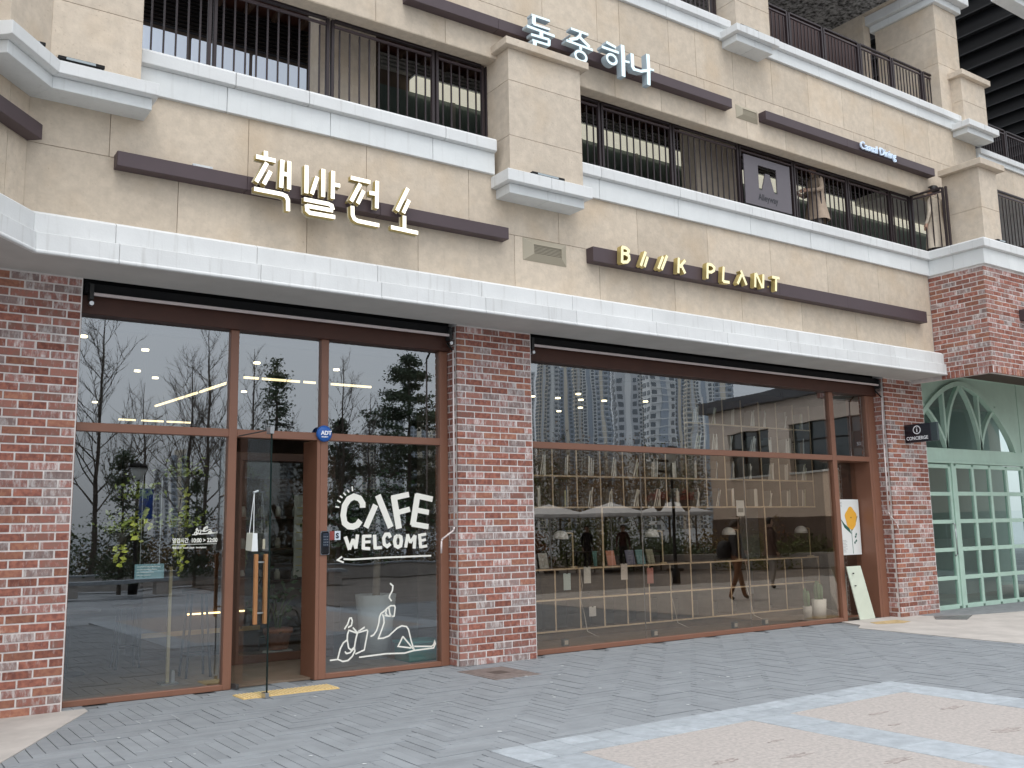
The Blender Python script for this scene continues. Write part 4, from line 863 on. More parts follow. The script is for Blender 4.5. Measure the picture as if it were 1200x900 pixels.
mb_.build('ring_mark', MATS['white_print'], t)
bx('i_mark', 15.243, 15.248, -.253, -.237, 3.13, 3.185, MATS['white_print'], t, 0); bx('i_mark', 15.243, 15.248, -.253, -.237, 3.195, 3.212, MATS['white_print'], t, 0)

# ------------------------------------------------------------------ green arched front
gf = thing('green_arched_front', 'sage green wooden front with pointed arch window and many-paned doors at the right edge', 'shopfront')
GY = .22; GPANE = glass_mat('green_front_glass', .065, (.86, .93, .91), .01)
# arch curve
AC, AHW, AZ0, AH = 17.49, 1.80, 2.94, 1.24
def arch_pt(s_, hw=AHW, h_=AH):   # s_ 0..1 left foot to apex to right foot
    u = abs(2*s_-1); sgn = -1 if s_ < .5 else 1
    # pointed arc: circle through foot and apex
    th = (1-u)
    x_ = hw*(1-(math.sin(th*math.pi/2*.92)/math.sin(math.pi/2*.92)-th)*-.0) if False else 0
    R_ = (hw*hw*1.0+h_*h_)/(2*h_)*1.0
    # superellipse flank, slight point
    X_ = hw*u; Z_ = h_*((1-u**1.75)**.80)*.985+h_*.015*(1-u)
    return (AC+sgn*X_, AZ0+Z_)
N = 40
arc = [arch_pt(i/N) for i in range(N+1)]
# wall field above arch: built as strips between arch and top
ms = MB(); ZT = 4.42
for i in range(N):
    (xa, za), (xb, zb) = arc[i], arc[i+1]
    ms.prism([(xa, GY, za), (xb, GY, zb), (xb, GY, ZT), (xa, GY, ZT)], [(xa, GY+.08, za), (xb, GY+.08, zb), (xb, GY+.08, ZT), (xa, GY+.08, ZT)])
ms.build('upper_board', SAGE, gf); 
bx('upper_board', 15.60, AC-AHW+.001, GY, GY+.08, 2.94, ZT, SAGE, gf, 0); bx('upper_board', AC+AHW-.001, 19.58, GY, GY+.08, 2.94, ZT, SAGE, gf, 0)
for i in range(8): bx('vertical_board', 19.60+i*.42, 20.0+i*.42, GY-.005, GY+.08, 0, ZT, SAGE, gf, .004)
bx('top_batten', 15.6, 24, GY-.02, GY-.001, 4.33, 4.37, SAGE, gf)
fr = MB(); fr.stroke([arch_pt(i/N, AHW+.02, AH+.02) for i in range(N+1)], .09, GY-.05, GY+.05, 0, 0); fr.build('arch_frame', SAGE, gf)
zb0 = AZ0
# intersecting tracery
m1, m2 = 16.89, 18.07
def curve(p, q, bulge, n=14):
    P, Q = Vector(p), Vector(q); d = Q-P; nn = Vector((-d.y, d.x)).normalized()
    return [tuple(P+d*(i/n)+nn*bulge*4*(i/n)*(1-i/n)) for i in range(n+1)]
apx = arch_pt(.5)
for nm, pts in (('tracery_bar', curve((m1, zb0), apx, .13)), ('tracery_bar', curve((m2, zb0), apx, -.13)),
                ('tracery_bar', curve((m1, zb0), (AC-1.30, AZ0+.80), -.10)), ('tracery_bar', curve((m2, zb0), (AC+1.23, AZ0+.86), .10)),
                ('tracery_bar', [(m1, zb0), (m1-.01, AZ0+1.06)]), ('tracery_bar', [(m2, zb0), (m2+.02, AZ0+1.08)])):
    MB().stroke(pts, .062, GY-.03, GY+.05, 0, 0).build(nm, SAGE, gf)
bx('arch_glass', AC-AHW, AC+AHW, GY+.055, GY+.06, 2.9, 4.2, GPANE, gf, 0)
bx('transom_board', 15.60, 19.58, GY-.02, GY+.08, 2.66, 2.938, SAGE, gf, .004); bx('transom_lip', 15.60, 19.58, GY-.04, GY-.021, 2.66, 2.70, SAGE, gf)
# narrow leaf and panelled field
bx('frame_post', 16.97, 17.05, GY-.02, GY+.10, 0, 2.66, SAGE, gf)
def grid(x0, x1, nx, z0_, z1_, nz, yy, bw, par):
    for i in range(nx+1): x_ = x0+(x1-x0)*i/nx; bx('glazing_bar', x_-bw/2, x_+bw/2, yy, yy+.06, z0_, z1_, SAGE, par, .003)
    for j in range(nz+1):
        z_ = z0_+(z1_-z0_)*j/nz
        for i in range(nx): xa = x0+(x1-x0)*i/nx+bw/2; xb = x0+(x1-x0)*(i+1)/nx-bw/2; bx('glazing_rail', xa, xb, yy+.003, yy+.055, max(0.005, z_-bw/2*(1.6 if j == 0 else 1)), z_+bw/2, SAGE, par, .003)
    for i in range(nx):
        for j in range(nz):
            xa = x0+(x1-x0)*i/nx+bw/2; xb = x0+(x1-x0)*(i+1)/nx-bw/2; za = z0_+(z1_-z0_)*j/nz+bw/2; zb_ = z0_+(z1_-z0_)*(j+1)/nz-bw/2
            bx('glass_pane', xa, xb, yy+.03, yy+.034, za, zb_, GPANE, par, 0)
grid(16.10, 16.93, 1, .05, 2.60, 5, GY, .07, gf)
grid(15.6, 16.06, 1, .05, 2.60, 5, GY, .07, gf)
grid(17.10, 19.52, 4, .05, 2.61, 5, GY-.01, .075, gf)
MB().path([(16.86, GY-.01, 1.55), (16.86, GY-.06, 1.53), (16.86, GY-.06, .98), (16.86, GY-.01, .96)], .012).build('pull_handle', STEEL, gf, smooth=True)
# dim room behind the green front
gi = group_root('green_front_room'); 
bx('room_back', 15.3, 24, 3.0, 3.1, 0, 4.4, mat('dim_green_grey', (.34, .42, .39), .8), gi, 0); bx('room_ceiling', 15.3, 24, .4, 3.0, 4.3, 4.4, SOFF, gi, 0); bx('room_floor', 15.3, 24, .3, 3.0, -.01, .02, CONC, gi, 0)
bx('room_shelf', 19.9, 21.4, 2.0, 2.6, .02, 1.2, WHITEC, gi); bx('room_side', 15.25, 15.32, .34, 3.0, 0, 4.4, MATS['dim_green_grey'], gi, 0)
t = thing('tube_lamp', 'short white tube lamp glowing behind the arched green window', 'lamp'); bx('tube', 17.0, 17.9, 1.9, 1.95, 4.15, 4.19, mat('tube_light', (1, 1, .95), .5, emit=2.2), t, 0)

# ------------------------------------------------------------------ poster, leaning board, small pots at the right window
t = thing('flower_poster', 'white poster with a yellow orange flower behind the right window', 'poster')
PX0, PX1, PZ0, PZ1 = 13.87, 14.47, 1.05, 1.99
PYY = .485
bx('poster_sheet', PX0, PX1, PYY, PYY+.012, PZ0, PZ1, mat('poster_paper', (.80, .82, .80), .5), t, .002)
def flat(name, pts, m_, yy): return MB().prism([(x_, yy, z_) for x_, z_ in pts], [(x_, yy+.002, z_) for x_, z_ in pts]).build(name, m_, t)
cx_, cz_ = PX0+.36, PZ0+.62
flat('flower', [(cx_+.155*math.cos(a)*(1+.10*math.sin(5*a)), cz_+.185*math.sin(a)*(1+.07*math.cos(4*a))) for a in (2*math.pi*i/26 for i in range(26))], mat('flower_orange', (.83, .43, .05), .6), PYY-.004)
bx('flower_eye', cx_-.012, cx_+.012, PYY-.006, PYY-.0045, cz_, cz_+.02, mat('brown_ink', (.2, .1, .03), .6), t, 0)
LFI = mat('ink_green', (.03, .12, .09), .6)
flat('printed_leaf', [(PX0+.07, PZ0+.62), (PX0+.17, PZ0+.46), (PX0+.35, PZ0+.35), (PX0+.30, PZ0+.45), (PX0+.18, PZ0+.52)], LFI, PYY-.003)
flat('printed_leaf', [(PX0+.36, PZ0+.40), (PX0+.46, PZ0+.48), (PX0+.55, PZ0+.66), (PX0+.42, PZ0+.58), (PX0+.37, PZ0+.48)], LFI, PYY-.003)
MB().stroke([(PX0+.355, PZ0+.44), (PX0+.36, PZ0+.2), (PX0+.365, PZ0+.02)], .010, PYY-.003, PYY-.001, 0, 0).build('printed_stem', LFI, t)
for i, (ax, az) in enumerate(((.46, .30), (.48, .34), (.43, .20), (.47, .23))): flat('printed_leaf', [(PX0+ax-.03, PZ0+az), (PX0+ax, PZ0+az+.03), (PX0+ax+.02, PZ0+az+.01), (PX0+ax, PZ0+az-.02)], LFI, PYY-.003)
text('lettering', '도서\n전시', .045, mat('grey_ink', (.2, .22, .22), .6), facing(PX0+.05, PYY-.002, PZ1-.08), t)
for i in range(9): bx('print_line', PX0+.06, PX0+.06+rnd.uniform(.10, .16), PYY-.003, PYY-.001, PZ0+.05+i*.024, PZ0+.058+i*.024, mat('pale_grey_ink', (.45, .47, .46), .6), t, 0)
t = thing('leaning_board', 'pale green white board leaning slanted in the recess by the right brick pillar', 'board')
BM = mat('pale_mint_board', (.68, .74, .62), .5, var=.05, scale=5)
A = [(13.86, .17, .008), (14.27, .17, .008), (13.87, .10, .885), (13.50, .10, .885)]
MB().prism([A[0], A[1], A[2], A[3]], [(p[0], p[1]+.018, p[2]) for p in A]).build('board_panel', BM, t, .002)
bx('peg', 13.64, 13.67, .085, .10, .76, .78, BLACK, t); bx('peg', 13.70, 13.73, .10, .12, .56, .575, BLACK, t)
def pot(label, x_, y_, r, h_, m_, cactus):
    t_ = thing('potted_cactus', label, 'potted plant', 'small pots inside the right window', (x_, y_, .06))
    MB().lathe([(r*.85, 0), (r, h_), (r*.9, h_), (r*.85, h_-.02)], k=20).build('pot', m_, t_, smooth=True)
    for i in range(cactus):
        a = 2*math.pi*i/cactus; MB().lathe([(.018, h_-.03), (.03, h_+.1), (.03, h_+.18+.05*(i % 2)), (.012, h_+.24+.05*(i % 2))], (r*.4*math.cos(a), r*.4*math.sin(a), 0), k=9).build('cactus_stem', mat('cactus_green', (.10, .19, .09), .7), t_, smooth=True)
pot('tall cactus in a white cylinder pot inside the right window corner', 13.28, .52, .12, .30, POTW, 5)
pot('small cactus in a grey white pot beside the taller white pot', 13.02, .55, .075, .2, mat('pot_grey', (.42, .43, .42), .6), 3)

# ------------------------------------------------------------------ interior
it = group_root('shop_interior')
bx('floor', 1.2, 15.2, .34, 11, -.005, .018, WOODF, it, 0)
bx('ceiling', 1.2, 15.2, .40, 11, 3.80, 3.95, INTC, it, 0)
bx('back_wall', 1.2, 15.2, 10.9, 11.1, 0, 3.9, INT, it, 0); bx('left_wall', 1.1, 1.25, .4, 11, 0, 3.9, INT, it, 0); bx('right_wall', 15.1, 15.25, .6, 11, 0, 3.9, INT, it, 0)
bx('partition', 6.25, 7.05, .46, 1.4, 0, 3.9, INT, it, 0)
# vestibule partition and timber frames behind the open door
vs_ = thing('inner_door_frame', 'dark timber inner doorway behind the open glass door', 'door frame')
for x0, x1 in ((3.95, 4.05), (5.2, 5.3)): bx('frame_post', x0, x1, 1.9, 2.0, .02, 2.5, mat('inner_timber', (.09, .042, .025), .5), vs_)
bx('frame_head', 3.95, 5.3, 1.9, 2.0, 2.5, 2.6, MATS['inner_timber'], vs_); bx('inner_glass', 4.05, 5.2, 1.945, 1.955, .05, 2.5, DOORGLASS, vs_, 0)
bx('frame_foot', 4.05, 5.2, 1.9, 2.0, .02, .12, MATS['inner_timber'], vs_)
# sticks of ceiling light
def strip(label, x0, y0, x1, y1, z_=3.70, w_=.026):
    t_ = thing('strip_lamp', label, 'ceiling light', 'linear ceiling lights inside the cafe')
    d = Vector((x1-x0, y1-y0)); n = Vector((-d.y, d.x)).normalized()*w_/2
    MB().prism([(x0-n.x, y0-n.y, z_), (x1-n.x, y1-n.y, z_), (x1+n.x, y1+n.y, z_), (x0+n.x, y0+n.y, z_)], [(x0-n.x, y0-n.y, z_+.03), (x1-n.x, y1-n.y, z_+.03), (x1+n.x, y1+n.y, z_+.03), (x0+n.x, y0+n.y, z_+.03)]).build('lamp_tube', LAMPT, t_)
    MB().prism([(x0-n.x*1.4, y0-n.y*1.4, z_+.031), (x1-n.x*1.4, y1-n.y*1.4, z_+.031), (x1+n.x*1.4, y1+n.y*1.4, z_+.031), (x0+n.x*1.4, y0+n.y*1.4, z_+.031)], [(x0-n.x, y0-n.y, z_+.07), (x1-n.x, y1-n.y, z_+.07), (x1+n.x, y1+n.y, z_+.07), (x0+n.x, y0+n.y, z_+.07)]).build('lamp_housing', BLACK, t_)
strip('long slanting linear light seen through the upper left pane', 4.10, 6.4, 4.25, 4.6); strip('second stretch of the slanting linear light, upper left pane', 4.26, 4.5, 4.34, 3.3)
for i, (a, b) in enumerate(((4.37, 4.58), (4.63, 4.98), (5.0, 5.18), (5.24, 5.42), (5.66, 6.30))): strip(('first short', 'second', 'third', 'fourth', 'longest, rightmost')[i]+' tube of the broken row of linear lights over the door', a, 2.88, b, 2.88)
for i, (a, b) in enumerate(((4.0, 4.30), (4.40, 4.80), (4.86, 5.3))): strip(('left', 'middle', 'right')[i]+' tube of the far row of linear lights, low in the upper left pane', a, 8.55, b, 8.55)
def spot(label, x_, y_, r=.042, z_=3.74):
    t_ = thing('down_light', label, 'ceiling light', 'round ceiling lights inside the shop', (x_, y_, z_))
    MB().lathe([(.0, 0), (r, 0), (r, .02), (0, .02)], k=14).build('lamp_lens', LAMPW, t_); MB().lathe([(r*1.35, .021), (r*1.35, .06)], k=14).build('lamp_ring', BLACK, t_)
for i, (x_, y_) in enumerate(((2.77, 1.68), (3.40, 3.69), (3.05, 3.22), (2.0, 1.2), (5.3, 1.9), (4.9, 4.4), (3.2, 6.6), (4.2, 1.9))): spot(('round ceiling light high in the upper left pane, nearest the glass', 'round ceiling light by the slanting linear light', 'round ceiling light just left of the slanting linear light', 'round ceiling light near the left brick wall end', 'round ceiling light above the cafe lettering pane', 'round ceiling light above the door, deeper inside', 'round ceiling light far back behind the upper left pane', 'round ceiling light above the door, near the glass')[i], x_, y_)
for i, (x_, y_) in enumerate(((9.19, 2.78), (9.70, 2.76), (10.19, 2.75), (10.63, 2.66), (10.81, 4.18), (10.85, 3.59), (9.71, 1.32+.9), (11.35, 2.4), (13.03, 2.4), (14.65, 2.4), (8.4, 4.4))): spot('round ceiling light over the bookshelf room, %s' % ('leftmost of the front row', 'second in the front row', 'third in the front row', 'fourth in the front row', 'deepest inside', 'just before the deepest one', 'nearest the middle pillar', 'second near the window', 'third near the window', 'by the right brick pillar', 'at the far left inside')[i], x_, y_, .045)
# counter with warm strip light
ct = thing('service_counter', 'dark counter with a glowing warm strip seen low through the left glass', 'counter')
bx('counter_body', 3.2, 4.75, 3.1, 3.9, .02, .95, WOODD, ct); bx('counter_top', 3.15, 4.8, 3.05, 3.95, .95, 1.0, WOODD, ct)
bx('light_strip', 3.74, 4.52, 3.06, 3.08, .555, .575, LAMPS, ct, 0)
bx('kick_board', 3.2, 4.75, 3.085, 3.1, .3, .36, mat('glowing_oak', (.5, .3, .12), .4), ct, 0)
# tables, chairs silhouettes behind the left glass
def stool(label, x_, y_, h_=.75):
    t_ = thing('bar_stool', label, 'stool', 'dark bar stools inside the cafe', (x_, y_, .02))
    MB().lathe([(.16, h_-.04), (.17, h_), (0, h_+.005)], k=18).build('seat', WOODD, t_, smooth=True)
    for i in range(4):
        a = math.pi/4+i*math.pi/2; MB().tube((.11*math.cos(a), .11*math.sin(a), h_-.04), (.19*math.cos(a), .19*math.sin(a), 0), .014, k=6).build('leg', BLACK, t_)
    MB().path([(.16*math.cos(math.pi/4+i*math.pi/2), .16*math.sin(math.pi/4+i*math.pi/2), .25) for i in range(5)], .01, k=5).build('foot_ring', BLACK, t_)
stool('dark bar stool just left of the door post inside the cafe', 3.35, 1.3, .95); stool('dark bar stool deeper inside behind the left glass', 2.9, 2.6)
wt = thing('round_table', 'dark round cafe table behind the left glass', 'table', None, (2.2, 2.4, .02))
MB().lathe([(.35, .70), (.36, .73), (0, .735)], k=26).build('table_top', WOODD, wt, smooth=True); MB().tube((0, 0, 0), (0, 0, .7), .03).build('table_stem', BLACK, wt); MB().lathe([(.22, 0), (.20, .02), (.03, .03)], k=20).build('table_foot', BLACK, wt)
# little pole stand in the left window (brass coloured post) and steel foot
t = thing('display_stand', 'thin brass coloured display post with a steel foot behind the left glass', 'stand')
bx('post', 2.94, 2.975, .95, .985, .03, 1.25, mat('brass_post', (.42, .33, .18), .4, metal=.6), t); bx('foot_plate', 2.87, 3.05, .85, 1.05, .02, .035, STEEL, t); bx('foot_bracket', 2.99, 3.03, .93, .97, .035, .16, STEEL, t)
# blue notice card hanging in the left window
t = thing('notice_card', 'pale blue notice card hung in the left window', 'notice'); bx('card', 2.45, 2.74, .42, .425, 1.15, 1.30, mat('pale_blue_card', (.22, .36, .40), .6), t); MB().tube((2.50, .4225, 1.30), (2.50, .4225, 2.2), .0015, k=4).build('string', WHITEP, t); MB().tube((2.69, .4225, 1.30), (2.69, .4225, 2.2), .0015, k=4).build('string', WHITEP, t)
for i in range(4): bx('printed_line', 2.47, 2.70-.03*i, .4185, .4198, 1.27-.028*i, 1.275-.028*i, WHITEP, t, 0)

def leafcloud(name, pts, size, m_, parent, n_per=1, droop=.3, seed=1):
    r = random.Random(seed); mb_ = MB()
    for p in pts:
        for _ in range(n_per):
            a = Vector((r.gauss(0, 1), r.gauss(0, 1), r.gauss(0, .6))).normalized(); b = a.orthogonal().normalized(); b = (b+a.cross(b)*r.uniform(-1, 1)).normalized()
            s_ = size*r.uniform(.6, 1.3); q = Vector(p)
            mb_.add([q-a*s_*.5, q+b*s_*.28, q+a*s_*.5, q-b*s_*.28], [(0, 1, 2, 3)])
    o = mb_.build(name, m_, parent); return o
# hanging plants with yellow green leaves in the left window
def hanging(label, x_, y_, z_, strands, seed, hero=True):
    t_ = thing('hanging_plant', label, 'hanging plant', 'trailing plants in the left window', (x_, y_, 0)); r = random.Random(seed)
    MB().lathe([(.05, z_), (.09, z_+.1), (.09, z_+.12), (.06, z_+.12)], k=14).build('pot', mat('dark_pot', (.07, .06, .05), .6), t_, smooth=True)
    MB().path([(0, 0, z_+.1), (0, 0, 3.8)], .003, k=4).build('hanger_cord', BLACK, t_)
    pts = []; st = MB()
    for (dx, ln) in strands:
        p = Vector((dx*.3, 0, z_+.1)); n_ = int(ln/.035)
        prev = p
        for i in range(n_):
            p = p+Vector((dx*.035+r.gauss(0, .006), r.gauss(0, .006), -.035)); st.tube(prev, p, .002, k=3, cap=False); prev = p
            pts.append((p.x+r.gauss(0, .018), p.y+r.gauss(0, .018), p.z))
    st.build('stems', mat('vine_stem', (.10, .12, .03), .7), t_); leafcloud('leaves', pts, .075, LEAFY, t_, 2, seed=seed)
    leafcloud('foliage', [(r.gauss(0, .11), r.gauss(0, .08), z_+.12+abs(r.gauss(0, .09))) for _ in range(160)], .06, mat('mixed_leaf', (.36, .42, .08), .6, var=.5, scale=9), t_, 1, seed=seed+3)
hanging('trailing yellow green plant nearest the opening hours text', 2.98, .75, 1.55, [(.04, .42), (-.05, .30), (.10, .2), (.0, .5), (-.14, .3)], 4)
hanging('trailing plant with yellow leaves in the middle of the left window', 2.56, .8, 1.85, [(-.05, .40), (.05, .45), (.12, .3)], 9)
hanging('high trailing plant near the top of the lower left pane', 3.03, .9, 2.1, [(.02, .55), (.08, .25)], 12)
hanging('small trailing plant at the left of the left window', 2.40, .9, 1.5, [(.04, .35), (-.04, .35)], 15)
# potted tree behind the lettered glass, teal box, terracotta pot
pt = thing('indoor_tree', 'small indoor tree in a tall pale grey planter behind the lettered glass', 'potted tree', None, (5.62, 1.35, .02))
MB().lathe([(.17, 0), (.26, .78), (.24, .78), (.22, .70)], k=28).build('planter', mat('pale_grey_planter', (.50, .52, .53), .6), pt, smooth=True)
mb_ = MB(); mb_.tube((0, 0, .6), (.02, 0, 1.25), .055, .045); mb_.tube((.02, 0, 1.25), (-.14, .05, 1.65), .035, .02); mb_.tube((.02, 0, 1.25), (.16, -.04, 1.7), .035, .02); mb_.tube((.02, 0, 1.25), (.03, .1, 1.8), .03, .015); mb_.build('trunk', mat('pale_bark', (.25, .2, .15), .9, var=.2), pt, smooth=True)
rr = random.Random(3); leafcloud('crown', [(rr.gauss(0, .30), rr.gauss(0, .26), 1.78+rr.gauss(0, .20)) for _ in range(1300)], .10, mat('indoor_leaf', (.05, .085, .035), .45, var=.5, scale=5), pt, 1, seed=5)
t = thing('teal_box', 'teal storage box at the bottom right corner behind the lettered glass', 'box'); TE = mat('teal_plastic', (.04, .20, .19), .5)
bx('box_body', 5.70, 6.16, .62, 1.0, .02, .22, TE, t, .01); bx('box_lid', 5.68, 6.18, .60, 1.02, .222, .26, TE, t, .01)
t = thing('potted_plant', 'terracotta pot on a white stand inside the doorway', 'potted plant', None, (4.62, 2.25-.0, .02)); t.location = (4.70, 2.3, .02)
MB().lathe([(.13, .10), (.17, .30), (.19, .30), (.19, .36), (.16, .36)], k=24).build('pot', TERRA, t, smooth=True); MB().lathe([(.19, .04), (.19, .08), (0, .08)], k=24).build('stand', POTW, t, smooth=True)
for a in (0, 2.1, 4.2): MB().tube((.12*math.cos(a), .12*math.sin(a), 0), (.12*math.cos(a), .12*math.sin(a), .045), .02).build('wheel', BLACK, t)
mb_ = MB()
for i in range(9):
    a = i*.8; pp = [Vector((.03*math.cos(a), .03*math.sin(a), .34))]
    for j in range(5): pp.append(pp[-1]+Vector((.05*math.cos(a)*(.3+j*.2), .05*math.sin(a)*(.3+j*.2), .12-.02*j)))
    mb_.path(pp, .006, k=4)
mb_.build('stems', mat('vine_stem', (.10, .12, .03), .7), t)
leafcloud('leaves', [(rr.gauss(0, .22), rr.gauss(0, .15), .75+rr.gauss(0, .2)) for _ in range(70)], .10, LEAFD, t, 1, seed=8)
# merchandise shelf behind the doorway
ms_ = thing('wall_shelf', 'wooden shelf with pale jars seen through the doorway', 'shelf')
for z_ in (.9, 1.35, 1.8): bx('shelf_board', 4.6, 6.3, 3.6, 3.9, z_, z_+.03, mat('inner_timber', (.09, .042, .025), .5), ms_)
bx('shelf_back', 4.6, 6.3, 3.9, 3.95, .1, 2.4, WOODD, ms_)
r5 = random.Random(5)
for i in range(18):
    x_ = 4.7+(i % 6)*.26; z_ = (.93, 1.38, 1.83)[i//6]; o = MB().lathe([(.04, 0), (.042, .1), (.025, .13), (.025, .15)], (x_, 3.72, z_), k=12).build('jar', mat('pale_jar_%d' % (i % 3), ((.5, .5, .45), (.3, .25, .2), (.55, .5, .4))[i % 3], .4), None, smooth=True)
    T(o, 'small jar on the %s board inside the doorway, %s from the left' % (('lowest', 'middle', 'top')[i//6], ('first', 'second', 'third', 'fourth', 'fifth', 'last')[i % 6]), 'jar', 'jars on the inner shelf')
t = thing('menu_board', 'tall pale menu sheet standing inside the doorway', 'menu board'); bx('sheet', 5.02, 5.28, 2.6, 2.62, 1.0, 2.1, mat('pale_sheet', (.48, .45, .38), .7), t)
for i in range(8): bx('printed_line', 5.05, 5.22-.01*(i % 3), 2.594, 2.599, 1.15+i*.11, 1.165+i*.11, GOLDE, t, 0)
# bookshelf right behind the wide window
WOODS = mat('shaded_shelf_wood', (.13, .09, .06), .6, var=.2, scale=6)  # shade on the bookcase board sides put into a darker wood colour
bs = thing('bookcase', 'large open plywood bookcase grid standing behind the right window', 'bookcase')
SX0, MOD = 7.57, .4555; NX = 16; SY0, SY1 = 1.35, 1.67
zr = [.13, .57, 1.0, 1.89, 2.35, 2.81, 3.27]
for i in range(NX):
    x_ = SX0+i*MOD
    for (a, b) in ((.13, 1.0), (1.89, 3.72 if i >= 8 else 2.81)):
        MB().box(x_-.012, x_+.012, SY0+.004, SY1, a, b, 0).box(x_-.012, x_+.012, SY0, SY0+.0038, a, b, 1).build('upright', [WOODS, WOODM], bs)
    if i % 4 == 0: MB().box(x_-.016, x_+.016, SY0-.008, SY0+.12, 1.0, 1.89, 0).box(x_-.016, x_+.016, SY0-.012, SY0-.0082, 1.0, 1.89, 1).build('tall_upright', [WOODS, WOODM], bs)
for z_ in zr:
    xa_ = SX0-.02 if z_ < 3 else SX0+8*MOD
    MB().box(xa_, SX0+(NX-1)*MOD+.02, SY0+.005, SY1-.001, z_-.012, z_+.012, 0).box(xa_, SX0+(NX-1)*MOD+.02, SY0+.001, SY0+.0048, z_-.012, z_+.012, 1).build('shelf_board', [WOODS, WOODM], bs)
bx('plinth', SX0, SX0+(NX-1)*MOD, SY0+.03, SY1, .018, .118, WOODS, bs)
bx('counter_top', SX0-.03, SX0+(NX-1)*MOD+.03, SY1+.002, 2.1, .97, 1.0, WOODS, bs)
BK = [mat('book_%d' % i, c, .6, orand=.12) for i, c in enumerate(((.70, .68, .60), (.62, .64, .60), (.74, .72, .66), (.45, .47, .30), (.36, .25, .16), (.12, .17, .24), (.55, .52, .45)))]
ORD = ('first', 'second', 'third', 'fourth', 'fifth', 'sixth', 'seventh', 'eighth', 'ninth', 'tenth', 'eleventh', 'twelfth', 'thirteenth', 'fourteenth', 'fifteenth'); BKN = ('cream', 'pale green', 'off white', 'olive', 'brown', 'navy', 'buff')
BKS = mat('book_cover_side', (.20, .19, .16), .6, orand=.3)
bmes = {}
r6 = random.Random(11); nb = 0
for i in range(NX-1):
    for zi, z_ in enumerate(zr[3:]):
        if zi >= 2 and i < 8: continue
        x_ = SX0+i*MOD+.18+r6.uniform(-.05, .09); n_ = r6.choice((2, 3, 3, 4)); lean = r6.choice((0, .08, .2, .3))
        for k_ in range(n_):
            h_ = r6.choice((.24, .27, .29, .3)); w_ = r6.choice((.018, .024, .03)); mi = r6.choices(range(7), (6, 5, 6, 1, 1, 1, 3))[0]
            key = (h_, w_, mi)
            if key not in bmes:
                o = MB().box(0, w_, .0035, .17, 0, h_, 0).box(0, w_, 0, .003, 0, h_, 1).build('book', [BKS, BK[mi]]); bmes[key] = o.data; bpy.data.objects.remove(o)
            ln = lean if k_ < n_-1 or lean < .1 else 0
            o = copy_mesh(bmes[key], 'book', None, (x_, SY0+.03, z_+.0125), 0, rot=(0, ln, 0)); x_ += w_+(.012 if ln else .003)+.02*ln
            T(o, '%s book, %s in the %s bay of the %s shelf row behind the window' % (BKN[mi], ORD[k_], ORD[i], ('lowest', 'second', 'third', 'top')[zi]), 'book', 'books on the bookcase'); nb += 1
# display books on the counter + flyers
DISP = [(.10, .25, .24), (.55, .22, .14), (.15, .15, .22), (.14, .28, .30), (.3, .3, .22), (.5, .5, .45), (.2, .22, .25), (.4, .42, .40)]
LAB = ('teal', 'orange red', 'dark violet', 'blue green', 'olive', 'cream', 'slate', 'grey')
for i, xx_ in enumerate((9.35, 9.62, 10.0, 10.22, 10.45, 7.9, 8.12, 8.33)):
    o = MB().box(0, .16, 0, .02, 0, .23).build('display_book', mat('cover_%d' % i, DISP[i], .5), None, .002); o.location = (xx_, 1.50, 1.012); o.rotation_euler = (rad(-14), 0, rad(rnd.uniform(-8, 8)))
    T(o, '%s book cover propped on the window counter' % LAB[i], 'book', 'books displayed on the counter')
for i, (xx_, zz_, c_, lb) in enumerate(((8.62, .70, (.5, .62, .62), 'pale blue'), (9.0, .78, (.6, .6, .56), 'grey white'), (9.72, .80, (.65, .60, .55), 'cream'), (10.25, .72, (.45, .2, .17), 'faded red'), (9.08, .30, (.6, .6, .58), 'small white'))):
    o = MB().box(0, .13, 0, .004, 0, .24 if i != 4 else .14).build('flyer', mat('flyer_%d' % i, c_, .6), None); o.location = (xx_, 1.33, zz_); T(o, '%s flyer clipped in a low cubby of the bookcase' % lb, 'flyer', 'flyers in the low cubbies')
    bx('clip', .05, .08, -.004, .006, .23 if i != 4 else .13, .25 if i != 4 else .15, BLACK, o, 0)
# desk lamps
for i, (x_, lb) in enumerate(((8.86, 'leftmost'), (10.66, 'second from left'), (12.40, 'third from left'), (14.26, 'rightmost'))):
    t_ = thing('desk_lamp', 'small white dome desk lamp on the window counter, %s of four' % lb, 'lamp', 'white desk lamps on the counter', (x_, 1.40, 1.01))
    BR_ = mat('brass_lamp', (.6, .48, .3), .35, metal=.5)
    MB().tube((0, 0, 0), (0, 0, .50), .012).build('stem', BR_, t_); MB().tube((0, 0, .50), (-.12, 0, .51), .010).build('arm', BR_, t_); MB().lathe([(.06, 0), (.06, .02), (0, .022)], k=16).build('base', BR_, t_)
    MB().lathe([(.115, -.10), (.11, -.05), (.085, -.005), (.04, .02), (0, .025)], (-.22, 0, .52), k=22).build('lamp_shade', POTW, t_, smooth=True)
    MB().path([(.03, -.0, .005), (.06, -.08, .0), (.08, -.10, -.25), (.05, -.09, -.45), (.09, -.12, -.68), (.07, -.2, -.9), (.16, -.35, -.975)], .005, k=5).build('power_cable', mat('pale_cable', (.5, .46, .4), .5), t_)
for i, (x_, y_) in enumerate(((8.05, .62), (9.68, .62), (11.35, .62), (12.05, .62))):
    t_ = thing('floor_socket', 'grey floor socket box inside the right window, %s' % ('nearest the middle pillar', 'second from the middle pillar', 'third from the middle pillar', 'nearest the cactus pots')[i], 'socket', 'floor sockets inside the right window', (x_, y_, .02))
    bx('socket_box', 0, .09, 0, .06, 0, .09, mat('socket_grey', (.12, .13, .14), .5), t_); bx('socket_face', .015, .075, -.004, 0, .02, .075, MATS['pale_cable'], t_, .001)
